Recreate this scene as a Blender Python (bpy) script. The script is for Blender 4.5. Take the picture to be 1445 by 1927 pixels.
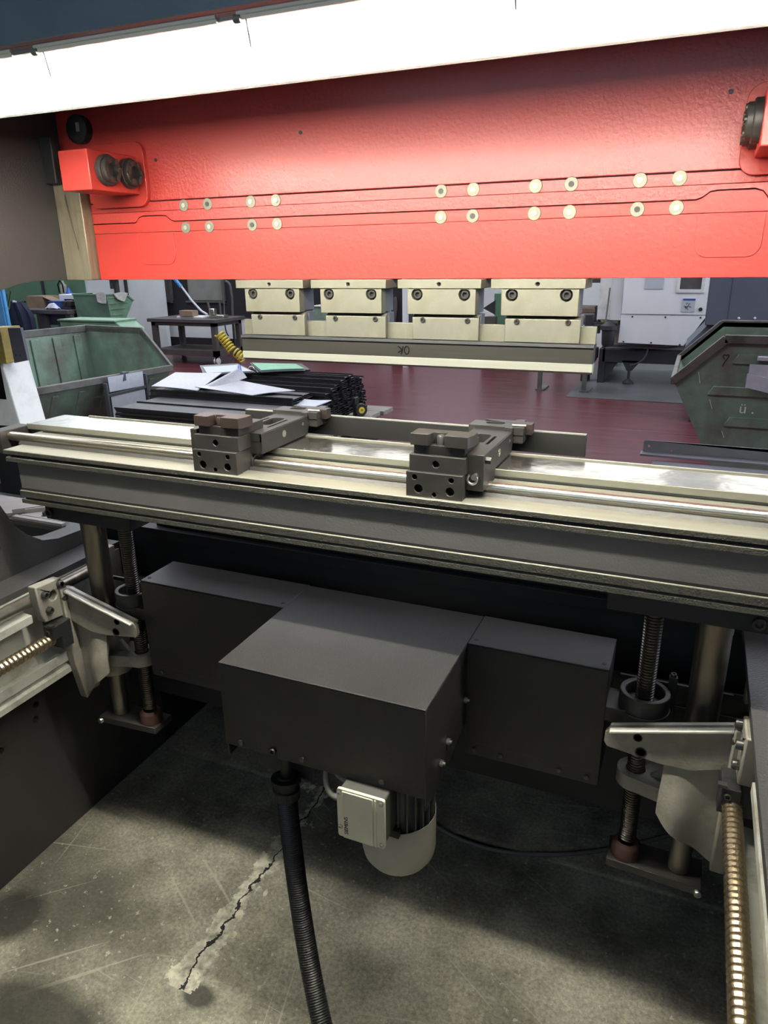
import bpy, bmesh, math, random
from mathutils import Vector, Matrix
from mathutils.geometry import tessellate_polygon

for o in list(bpy.data.objects):
    bpy.data.objects.remove(o)
C = bpy.context.scene.collection
scn = bpy.context.scene
PI = math.pi
CX = -0.61          # centre line of the machine (metres); floor is z = 0

# ------------------------------------------------------------------ camera
cam_d = bpy.data.cameras.new('camera')
cam = bpy.data.objects.new('camera', cam_d)
C.objects.link(cam)
yaw, pitch, roll = math.radians(23.218), math.radians(19.327), math.radians(-0.825)
fw = Vector((-math.sin(yaw)*math.cos(pitch), math.cos(yaw)*math.cos(pitch), -math.sin(pitch)))
rt = Vector((math.cos(yaw), math.sin(yaw), 0))
up = rt.cross(fw)
r2 = math.cos(roll)*rt + math.sin(roll)*up
u2 = -math.sin(roll)*rt + math.cos(roll)*up
M = Matrix((r2, u2, -fw)).transposed().to_4x4()
M.translation = Vector((0, 0, 1.56))
cam.matrix_world = M
cam_d.sensor_fit = 'HORIZONTAL'
cam_d.sensor_width = 36.0
cam_d.lens = 36.0*1352.6/1445.0
cam_d.clip_start = 0.02
cam_d.clip_end = 60
scn.camera = cam

# ------------------------------------------------------------------ exposure, world, hall and fill light
scn.view_settings.view_transform = 'Standard'
scn.view_settings.look = 'None'
scn.view_settings.gamma = 1
scn.view_settings.use_curve_mapping = False
scn.view_settings.exposure = 0.0
w = bpy.data.worlds.new('world')
scn.world = w
w.use_nodes = True
bg = w.node_tree.nodes['Background']
bg.inputs[0].default_value = (0.55, 0.65, 0.85, 1)
bg.inputs[1].default_value = 0.25
TUBE_STRENGTH = 228.0
scn.cycles.caustics_reflective = False
HALL = [  # location, rotation, size x, size y, watts, colour: lamps under the hall roof, then two added fill lights
    ((-6.5, 8.0, 5.8), (0, 0, 0), 9.0, 3.0, 330, (.92, .95, 1)),
    ((-5.0, 2.1, 4.4), (0, 0, 0), 9.0, .8, 190, (.92, .95, 1)),
    ((1.8, 5.2, 5.8), (0, 0, 0), 5.0, 2.4, 260, (.92, .95, 1)),
    ((-4.0, 11.6, 5.8), (0, 0, 0), 14.0, 1.2, 260, (.92, .95, 1)),
    ((7.9, 6.0, 3.2), (0, math.pi/2, 0), 2.6, 8.0, 520, (.80, .90, 1)),  # added side fill at the right wall, which has no window
    ((-2.0, -2.9, 2.75), (math.pi/2, 0, 0), 6.5, .8, 44, (.66, .82, 1)),  # added bluish fill behind the camera, no window modelled there
]
for (l_, r_, sx, sy, e, c_) in HALL:
    ld = bpy.data.lights.new('hall_light', 'AREA')
    ld.shape = 'RECTANGLE'; ld.size = sx; ld.size_y = sy; ld.energy = e
    ld.color = c_
    lo = bpy.data.objects.new('hall_light', ld); lo.location = l_; lo.rotation_euler = r_
    C.objects.link(lo)

# ------------------------------------------------------------------ materials
def mat(name, col, rough=0.5, metal=0.0, var=0.12, scale=12.0, bump=0.0, bscale=180.0,
        stretch=(1, 1, 1), coat=0.0, spec=0.5, dirt=None, dirt_amt=0.5, dirt_scale=5.0, rvar=0.0, aniso=None):
    m = bpy.data.materials.new(name)
    m.use_nodes = True
    nt = m.node_tree; N = nt.nodes; L = nt.links
    b = N['Principled BSDF']
    tc = N.new('ShaderNodeTexCoord'); mp = N.new('ShaderNodeMapping')
    mp.inputs['Scale'].default_value = stretch
    L.new(tc.outputs['Object'], mp.inputs['Vector'])
    nz = N.new('ShaderNodeTexNoise'); nz.inputs['Scale'].default_value = scale
    nz.inputs['Detail'].default_value = 5
    L.new(mp.outputs[0], nz.inputs['Vector'])
    rp = N.new('ShaderNodeValToRGB')
    rp.color_ramp.elements[0].position = 0.3; rp.color_ramp.elements[1].position = 0.7
    a = [max(0, c*(1-var)) for c in col]; z = [min(1, c*(1+var)) for c in col]
    rp.color_ramp.elements[0].color = (*a, 1); rp.color_ramp.elements[1].color = (*z, 1)
    L.new(nz.outputs['Fac'], rp.inputs['Fac'])
    out = rp.outputs['Color']
    if dirt:
        n2 = N.new('ShaderNodeTexNoise'); n2.inputs['Scale'].default_value = dirt_scale
        n2.inputs['Detail'].default_value = 7; n2.inputs['Roughness'].default_value = 0.65
        L.new(tc.outputs['Object'], n2.inputs['Vector'])
        r3 = N.new('ShaderNodeValToRGB')
        r3.color_ramp.elements[0].position = 0.48; r3.color_ramp.elements[1].position = 0.66
        r3.color_ramp.elements[0].color = (0, 0, 0, 1)
        r3.color_ramp.elements[1].color = (dirt_amt, dirt_amt, dirt_amt, 1)
        L.new(n2.outputs['Fac'], r3.inputs['Fac'])
        mx = N.new('ShaderNodeMixRGB')
        L.new(r3.outputs['Color'], mx.inputs['Fac']); L.new(out, mx.inputs['Color1'])
        mx.inputs['Color2'].default_value = (*dirt, 1)
        out = mx.outputs['Color']
    L.new(out, b.inputs['Base Color'])
    b.inputs['Roughness'].default_value = rough
    if rvar:
        mr = N.new('ShaderNodeMapRange')
        mr.inputs['To Min'].default_value = max(0.02, rough-rvar); mr.inputs['To Max'].default_value = min(1, rough+rvar)
        L.new(nz.outputs['Fac'], mr.inputs['Value']); L.new(mr.outputs[0], b.inputs['Roughness'])
    b.inputs['Metallic'].default_value = metal
    b.inputs['Specular IOR Level'].default_value = spec
    if coat:
        b.inputs['Coat Weight'].default_value = coat; b.inputs['Coat Roughness'].default_value = 0.25
    if bump:
        n3 = N.new('ShaderNodeTexNoise'); n3.inputs['Scale'].default_value = bscale
        n3.inputs['Detail'].default_value = 3
        L.new(mp.outputs[0], n3.inputs['Vector'])
        bp = N.new('ShaderNodeBump'); bp.inputs['Strength'].default_value = bump
        bp.inputs['Distance'].default_value = 0.002
        L.new(n3.outputs['Fac'], bp.inputs['Height']); L.new(bp.outputs[0], b.inputs['Normal'])
    return m

def emis(name, col, s):
    m = bpy.data.materials.new(name); m.use_nodes = True
    b = m.node_tree.nodes['Principled BSDF']
    b.inputs['Base Color'].default_value = (0.9, 0.9, 0.9, 1)
    b.inputs['Emission Color'].default_value = (*col, 1)
    b.inputs['Emission Strength'].default_value = s
    return m

K = {}
K['red'] = mat('red_hammered_paint', (0.45, 0.038, 0.031), 0.42, 0, 0.06, 6, bump=0.9, bscale=130, spec=0.6, coat=0.35)
K['red_s'] = mat('red_smooth_paint', (0.46, 0.041, 0.032), 0.38, 0, 0.06, 6, bump=0.35, bscale=90)
K['frame'] = mat('dark_grey_machine_paint', (0.045, 0.043, 0.042), 0.5, 0, 0.12, 5, bump=0.5, bscale=260)
K['black'] = mat('black_powder_coat', (0.029, 0.0265, 0.0265), 0.42, 0, 0.15, 9, bump=0.35, bscale=420, spec=0.38)
K['black_r'] = mat('black_dull_paint', (0.014, 0.014, 0.016), 0.6, 0, 0.2, 9, bump=0.2, bscale=200)
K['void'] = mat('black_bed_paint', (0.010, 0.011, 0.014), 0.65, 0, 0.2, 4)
K['steel'] = mat('ground_tool_steel', (0.215, 0.203, 0.158), 0.5, 0.6, 0.10, 30, bump=0.12, bscale=300, dirt=(0.20, 0.18, 0.12), dirt_amt=0.4, dirt_scale=22)
K['steel_d'] = mat('brownish_slide_steel', (0.24, 0.205, 0.145), 0.5, 0.4, 0.2, 14, stretch=(6, 6, 0.6), dirt=(0.14, 0.10, 0.05), dirt_amt=0.6, dirt_scale=9)
K['punch'] = mat('dark_punch_steel', (0.044, 0.041, 0.035), 0.45, 0.4, 0.12, 8, stretch=(0.4, 6, 14))
K['blade'] = mat('bright_blade_steel', (0.42, 0.415, 0.355), 0.42, 0.4, 0.06, 10, stretch=(0.4, 6, 14))
K['chrome'] = mat('polished_guide_rod', (0.60, 0.56, 0.47), 0.30, 1, 0.05, 60, stretch=(1, 0.05, 0.05), bump=0.05, bscale=300)
K['bright'] = mat('machined_flange_steel', (0.36, 0.35, 0.285), 0.42, 0.6, 0.08, 10, stretch=(0.4, 8, 8))
K['cast'] = mat('milled_aluminium_edge', (0.085, 0.082, 0.068), 0.55, 0.4, 0.18, 120, bump=0.7, bscale=330)
K['web'] = mat('grey_beam_paint', (0.135, 0.131, 0.125), 0.48, 0.1, 0.1, 6, bump=0.2, bscale=300)
K['film'] = mat('polished_steel_cover', (0.60, 0.56, 0.49), 0.16, 0.95, 0.08, 5, bump=1.0, bscale=14, rvar=0.05)
K['carr'] = mat('blackened_carriage_steel', (0.036, 0.033, 0.031), 0.45, 0.25, 0.15, 18, bump=0.1, bscale=220, dirt=(0.065, 0.055, 0.045), dirt_amt=0.3, dirt_scale=16)
K['carr_b'] = mat('brown_clamp_steel', (0.042, 0.028, 0.024), 0.45, 0.2, 0.15, 18)
K['steel_k'] = mat('oil_stained_steel', (0.09, 0.07, 0.045), 0.5, 0.3, 0.2, 14)
K['jaw'] = mat('ground_jaw_steel', (0.20, 0.19, 0.152), 0.5, 0.5, 0.1, 30, dirt=(0.17, 0.155, 0.11), dirt_amt=0.4, dirt_scale=22)
K['bar'] = mat('dark_gauge_bar_steel', (0.012, 0.0115, 0.010), 0.6, 0.0, 0.12, 8, stretch=(0.4, 5, 12))
K['alu'] = mat('cast_aluminium', (0.29, 0.268, 0.225), 0.55, 0.3, 0.22, 10, bump=0.35, bscale=170, dirt=(0.14, 0.12, 0.09), dirt_amt=0.55, dirt_scale=9)
K['alu_e'] = mat('pale_extrusion', (0.62, 0.61, 0.54), 0.42, 0.35, 0.1, 8, dirt=(0.20, 0.17, 0.10), dirt_amt=0.5, dirt_scale=14)
K['screw'] = mat('oily_ball_screw', (0.40, 0.31, 0.20), 0.26, 0.9, 0.15, 30)
K['dscrew'] = mat('dark_lift_screw', (0.13, 0.12, 0.11), 0.30, 0.9, 0.15, 30)
K['tube'] = mat('oily_guide_tube', (0.20, 0.18, 0.15), 0.34, 0.8, 0.3, 12, stretch=(3, 3, 0.5), rvar=0.1)
K['rust'] = mat('rusty_collar', (0.055, 0.022, 0.016), 0.7, 0.1, 0.3, 20)
K['bolt'] = mat('black_oxide_bolt', (0.09, 0.085, 0.08), 0.35, 0.8, 0.1, 30)
K['zinc'] = mat('zinc_plated_fastener', (0.66, 0.64, 0.58), 0.28, 0.95, 0.1, 40)
K['hole'] = mat('bore_interior', (0.012, 0.011, 0.010), 0.7)
K['motor'] = mat('grey_motor_paint', (0.40, 0.385, 0.32), 0.5, 0, 0.08, 14, bump=0.25, bscale=200)
K['motor_d'] = mat('dark_motor_housing', (0.075, 0.073, 0.066), 0.5, 0, 0.1, 14)  # darkened to paint in the shade under the big cover
K['lid'] = mat('olive_grey_lid_paint', (0.76, 0.71, 0.53), 0.45, 0, 0.08, 14, bump=0.2, bscale=200)
K['rubber'] = mat('black_rubber', (0.013, 0.013, 0.013), 0.45)
K['cable'] = mat('grey_cable_sheath', (0.16, 0.155, 0.14), 0.55)
K['white_r'] = mat('white_reflector_enamel', (0.24, 0.24, 0.22), 0.35, 0, 0.02, 5)
K['cream'] = mat('cream_lamp_enamel', (0.90, 0.87, 0.76), 0.4, 0, 0.03, 5)
K['tubeglow'] = emis('fluorescent_tube_glow', (1.0, 0.985, 0.86), TUBE_STRENGTH)
K['slate'] = mat('slate_grey_cover_paint', (0.28, 0.38, 0.46), 0.5, 0, 0.12, 5)  # slate tone stands for blue glare over the upper ram and frame
K['mark'] = mat('black_marker_ink', (0.006, 0.006, 0.006), 0.9, spec=0.1)
K['bin'] = mat('worn_green_container_paint', (0.20, 0.29, 0.225), 0.5, 0.05, 0.2, 7, bump=0.4, bscale=60, dirt=(0.145, 0.13, 0.115), dirt_amt=0.95, dirt_scale=2.3)
K['bin_l'] = mat('light_green_container_paint', (0.17, 0.31, 0.21), 0.5, 0.05, 0.12, 7, dirt=(0.10, 0.14, 0.11), dirt_amt=0.5, dirt_scale=3)
K['rim'] = mat('worn_rim_steel', (0.17, 0.165, 0.155), 0.5, 0.4, 0.25, 16, dirt=(0.05, 0.045, 0.04), dirt_amt=0.7, dirt_scale=8)
K['paper'] = mat('white_paper', (0.52, 0.55, 0.63), 0.6, 0, 0.05, 40)
K['sleeve'] = mat('printed_sheet_in_sleeve', (0.40, 0.40, 0.45), 0.3, 0, 0.18, 55, stretch=(1, 6, 1))
K['gsheet'] = mat('green_divider_sheet', (0.16, 0.42, 0.25), 0.5)
K['profile'] = mat('black_painted_profile', (0.028, 0.027, 0.031), 0.5, 0.1, 0.2, 12, rvar=0.08)
K['profile2'] = mat('scuffed_black_profile', (0.055, 0.055, 0.064), 0.45, 0.3, 0.35, 20, rvar=0.08)
K['board'] = mat('weathered_pallet_wood', (0.23, 0.215, 0.19), 0.8, 0, 0.25, 5, stretch=(1, 9, 9), bump=0.4, bscale=40)
K['table'] = mat('grey_steel_table', (0.10, 0.092, 0.092), 0.55, 0.2, 0.15, 9)
K['dkpanel'] = mat('dark_partition_paint', (0.022, 0.021, 0.027), 0.5, 0, 0.15, 3)
K['glass'] = mat('frosted_window_pane', (0.30, 0.30, 0.28), 0.15, 0, 0.25, 1.5)
K['whitew'] = mat('white_wall_paint', (0.72, 0.76, 0.80), 0.65, 0, 0.05, 3)
K['greenw'] = mat('green_wall_paint', (0.10, 0.22, 0.14), 0.6, 0, 0.06, 3)
K['hallw'] = mat('hall_wall_paint', (0.62, 0.64, 0.66), 0.7, 0, 0.06, 2)
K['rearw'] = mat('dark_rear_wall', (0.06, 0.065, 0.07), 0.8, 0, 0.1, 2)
K['navy'] = mat('navy_cloth', (0.022, 0.028, 0.055), 0.9, 0, 0.15, 14)
K['rag'] = mat('grey_rag_cloth', (0.42, 0.42, 0.40), 0.9, 0, 0.2, 25)
K['blue'] = mat('blue_plastic', (0.03, 0.10, 0.42), 0.4)
K['sky'] = mat('light_blue_panel', (0.09, 0.36, 0.72), 0.4)
K['card'] = mat('brown_cardboard', (0.27, 0.19, 0.13), 0.8, 0, 0.15, 10)
K['yellow'] = mat('yellow_coil_hose', (0.60, 0.50, 0.06), 0.4)
K['ochre'] = mat('ochre_block_paint', (0.30, 0.22, 0.05), 0.5, 0, 0.35, 30)
K['cnc'] = mat('light_grey_machine_paint', (0.84, 0.86, 0.90), 0.45, 0, 0.04, 3)
K['cnc_d'] = mat('machine_base_paint', (0.035, 0.035, 0.042), 0.55, 0, 0.15, 5)
K['cnc_b'] = mat('stained_beige_casting', (0.36, 0.33, 0.31), 0.6, 0, 0.2, 6)
K['bluegrey'] = mat('blue_grey_cabinet_paint', (0.085, 0.10, 0.138), 0.5, 0, 0.08, 3)
K['plate_g'] = mat('grey_cover_plate', (0.11, 0.115, 0.14), 0.5, 0.3, 0.1, 8)
K['white_p'] = mat('scuffed_white_panel', (0.80, 0.81, 0.82), 0.5, 0, 0.06, 4, dirt=(0.4, 0.4, 0.38), dirt_amt=0.5)
K['pl'] = mat('grey_ground_plate', (0.27, 0.25, 0.25), 0.5, 0.3, 0.12, 12)
K['dgreen'] = mat('dark_green_box_paint', (0.03, 0.042, 0.036), 0.5, 0, 0.15, 6)
K['stencil'] = mat('white_stencil_paint', (0.80, 0.84, 0.82), 0.7, 0, 0.15, 30)
K['wgrey'] = mat('caster_tyre', (0.30, 0.30, 0.32), 0.5)

# ------------------------------------------------------------------ mesh builder
AX = {'X': lambda u, v, w: (w, u, v), 'Y': lambda u, v, w: (u, w, v), 'Z': lambda u, v, w: (u, v, w)}

class MB:
    def __init__(self, mirror=False):
        self.v = []; self.f = []; self.m = mirror
    def add(self, vs, fs):
        n = len(self.v)
        if self.m:
            vs = [(2*CX-x, y, z) for x, y, z in vs]
        self.v += [tuple(p) for p in vs]
        self.f += [[i+n for i in f] for f in fs]
        return self
    def box(self, x0, x1, y0, y1, z0, z1):
        vs = [(x, y, z) for z in (z0, z1) for y in (y0, y1) for x in (x0, x1)]
        return self.add(vs, [(0, 2, 3, 1), (4, 5, 7, 6), (0, 1, 5, 4), (1, 3, 7, 5), (3, 2, 6, 7), (2, 0, 4, 6)])
    def obox(self, p0, p1, w, h, upv=(0, 0, 1)):     # bar from p0 to p1 of section w x h
        a, b = Vector(p0), Vector(p1); d = (b-a).normalized(); u = Vector(upv)
        s = d.cross(u).normalized(); t = s.cross(d)
        vs = []
        for p in (a, b):
            for i, j in ((-1, -1), (1, -1), (1, 1), (-1, 1)):
                vs.append(tuple(p + s*(i*w/2) + t*(j*h/2)))
        return self.add(vs, [(0, 1, 2, 3), (7, 6, 5, 4), (0, 4, 5, 1), (1, 5, 6, 2), (2, 6, 7, 3), (3, 7, 4, 0)])
    def prism(self, outer, a, b, axis='Y', holes=(), bottom=None):
        g = AX[axis]
        loops = [list(outer)] + [list(h) for h in holes]
        flat = [p for l in loops for p in l]
        tri = tessellate_polygon([[Vector((p[0], p[1], 0)) for p in l] for l in loops])
        n = len(flat)
        vs = [g(p[0], p[1], a) for p in flat] + [g(p[0], p[1], b) for p in flat]
        fs = [tuple(t) for t in tri] + [tuple(i+n for i in reversed(t)) for t in tri]
        k = 0
        for l in loops:
            m = len(l)
            for i in range(m):
                j = (i+1) % m
                fs.append((k+i, k+j, k+j+n, k+i+n))
            k += m
        return self.add(vs, fs)
    def lathe(self, prof, o, d, seg=28):             # prof: (radius, distance along d)
        o = Vector(o); d = Vector(d).normalized()
        u = d.orthogonal().normalized(); v = d.cross(u)
        vs = []; fs = []
        for r, t in prof:
            for k in range(seg):
                an = 2*PI*k/seg
                vs.append(tuple(o + d*t + (u*math.cos(an) + v*math.sin(an))*r))
        for i in range(len(prof)-1):
            for k in range(seg):
                j = (k+1) % seg
                fs.append((i*seg+k, i*seg+j, (i+1)*seg+j, (i+1)*seg+k))
        if prof[0][0] > 1e-6: fs.append(tuple(reversed(range(seg))))
        if prof[-1][0] > 1e-6: fs.append(tuple((len(prof)-1)*seg+k for k in range(seg)))
        return self.add(vs, fs)
    def cyl(self, p0, p1, r, r1=None, seg=28):
        d = Vector(p1)-Vector(p0)
        return self.lathe([(r, 0), (r if r1 is None else r1, d.length)], p0, d, seg)
    def pipe(self, o, d, r, ri, l, seg=32):
        return self.lathe([(ri, 0), (r, 0), (r, l), (ri, l), (ri, 0)], o, d, seg)
    def thread(self, p0, p1, r, pitch, depth, seg=18):
        d = Vector(p1)-Vector(p0); n = int(d.length/pitch); pr = []
        for i in range(n):
            t = i*pitch
            pr += [(r-depth, t), (r, t+pitch*.3), (r, t+pitch*.6), (r-depth, t+pitch*.9)]
        return self.lathe(pr, p0, d, seg)
    def tube(self, pts, r, seg=10, ribs=None):
        pts = [Vector(p) for p in pts]; rings = []
        u = None
        for i, p in enumerate(pts):
            d = (pts[min(i+1, len(pts)-1)] - pts[max(i-1, 0)]).normalized()
            u = d.orthogonal().normalized() if u is None else (u - d*u.dot(d)).normalized()
            v = d.cross(u)
            rr = r if ribs is None else r - (ribs if i % 2 else 0)
            rings.append([tuple(p + (u*math.cos(2*PI*k/seg) + v*math.sin(2*PI*k/seg))*rr) for k in range(seg)])
        vs = [q for rg in rings for q in rg]; fs = []
        for i in range(len(rings)-1):
            for k in range(seg):
                j = (k+1) % seg
                fs.append((i*seg+k, i*seg+j, (i+1)*seg+j, (i+1)*seg+k))
        fs.append(tuple(reversed(range(seg)))); fs.append(tuple((len(rings)-1)*seg+k for k in range(seg)))
        return self.add(vs, fs)
    def sheet(self, grid, th=0.0006):                # grid[i][j] of points, given a thickness
        ni, nj = len(grid), len(grid[0])
        P = [[Vector(p) for p in row] for row in grid]
        top = []; bot = []
        for i in range(ni):
            for j in range(nj):
                a = P[min(i+1, ni-1)][j]-P[max(i-1, 0)][j]; b = P[i][min(j+1, nj-1)]-P[i][max(j-1, 0)]
                n = a.cross(b).normalized()*th*.5
                top.append(tuple(P[i][j]+n)); bot.append(tuple(P[i][j]-n))
        n = ni*nj; fs = []
        for i in range(ni-1):
            for j in range(nj-1):
                q = (i*nj+j, (i+1)*nj+j, (i+1)*nj+j+1, i*nj+j+1)
                fs.append(q); fs.append(tuple(x+n for x in reversed(q)))
        ed = [i*nj for i in range(ni)] + [(ni-1)*nj+j for j in range(1, nj)] + [i*nj+nj-1 for i in range(ni-2, -1, -1)] + [j for j in range(nj-2, 0, -1)]
        for k in range(len(ed)):
            a, b = ed[k], ed[(k+1) % len(ed)]
            fs.append((b, a, a+n, b+n))
        return self.add(top+bot, fs)

def finish(name, mb, m, parent=None, bev=0.0, seg=2, smooth=True, loc=None):
    base = Vector(loc) if loc is not None else (Vector(parent['_base']) if parent is not None else Vector((0, 0, 0)))
    me = bpy.data.meshes.new(name)
    me.from_pydata([tuple(Vector(p)-base) for p in mb.v], [], mb.f)
    bm = bmesh.new(); bm.from_mesh(me)
    bmesh.ops.remove_doubles(bm, verts=bm.verts, dist=1e-6)
    bmesh.ops.recalc_face_normals(bm, faces=bm.faces)
    bm.to_mesh(me); bm.free()
    me.materials.append(m)
    if smooth:
        me.polygons.foreach_set('use_smooth', [True]*len(me.polygons))
        me.set_sharp_from_angle(angle=math.radians(38))
    o = bpy.data.objects.new(name, me); C.objects.link(o)
    if parent is not None:
        o.parent = parent
        o['_base'] = parent['_base']
    else:
        o.location = base
        o['_base'] = tuple(base)
    if bev:
        b = o.modifiers.new('bevel', 'BEVEL'); b.width = bev; b.segments = seg
        b.limit_method = 'ANGLE'; b.angle_limit = math.radians(40); b.harden_normals = False
    return o

def thing(name, label, cat, loc, group=None):
    o = bpy.data.objects.new(name, None); C.objects.link(o)
    o.empty_display_size = 0.1
    o.location = loc; o['_base'] = tuple(loc)
    o['label'] = label; o['category'] = cat
    if group: o['group'] = group
    return o
def tag(o, label, cat, group=None):
    o['label'] = label; o['category'] = cat
    if group: o['group'] = group
    return o
def solo(name, mb, m, label, cat, base, group=None, bev=0.0):
    return tag(finish(name, mb, m, None, bev, loc=base), label, cat, group)
def struct(name, mb, m, bev=0.0):
    o = finish(name, mb, m, None, bev); o['kind'] = 'structure'; return o
def lab(o, s):
    o['label'] = s; return o
def dup(root, loc, label=None, group=None, rotz=None):
    r = root.copy(); C.objects.link(r); r.location = loc
    if rotz is not None: r.rotation_euler = (0, 0, rotz)
    if label: r['label'] = label
    if group: r['group'] = group
    for ch in root.children:
        c = ch.copy(); C.objects.link(c); c.parent = r
        for g in ch.children:
            d = g.copy(); C.objects.link(d); d.parent = c
    return r
def circ(u, v, r, n=20):
    return [(u+r*math.cos(2*PI*k/n), v+r*math.sin(2*PI*k/n)) for k in range(n)]
def rrect(u0, u1, v0, v1, r, n=6, corners=(1, 1, 1, 1)):   # corners: bl br tr tl
    pts = []
    for (cu, cv, a0, on) in ((u0+r, v0+r, PI, corners[0]), (u1-r, v0+r, 1.5*PI, corners[1]), (u1-r, v1-r, 0, corners[2]), (u0+r, v1-r, .5*PI, corners[3])):
        if on:
            for k in range(n+1):
                a = a0 + .5*PI*k/n
                pts.append((cu+r*math.cos(a), cv+r*math.sin(a)))
        else:
            sx = -1 if cu < (u0+u1)/2 else 1; sy = -1 if cv < (v0+v1)/2 else 1
            pts.append((cu+sx*r, cv+sy*r))
    return pts
def socket(mb, o, d, r, h, seg=24):        # socket-head cap screw: head with a hexagon recess
    o = Vector(o); d = Vector(d).normalized()
    mb.lathe([(r, 0), (r, h*.85), (r*.88, h), (r*.56, h), (r*.50, h*.35), (0, h*.35)], o, d, seg)
def text_mesh(name, txt, size, M4, m, parent, depth=0.0004):
    cu = bpy.data.curves.new(name, 'FONT'); cu.body = txt; cu.size = size; cu.extrude = depth
    cu.align_x = 'CENTER'; cu.align_y = 'CENTER'
    t = bpy.data.objects.new('tmp', cu); C.objects.link(t)
    dg = bpy.context.evaluated_depsgraph_get()
    me = bpy.data.meshes.new_from_object(t.evaluated_get(dg))
    bpy.data.objects.remove(t)
    base = Vector(parent['_base'])
    me.transform(Matrix.Translation(-base) @ M4)
    me.materials.clear(); me.materials.append(m)
    o = bpy.data.objects.new(name, me); C.objects.link(o); o.parent = parent; o['_base'] = parent['_base']
    return o
def frame4(o, ux, uy):                     # matrix with local x = ux, local y = uy at o
    x = Vector(ux).normalized(); y = Vector(uy).normalized(); z = x.cross(y)
    m = Matrix((x, y, z)).transposed().to_4x4(); m.translation = Vector(o); return m
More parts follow.
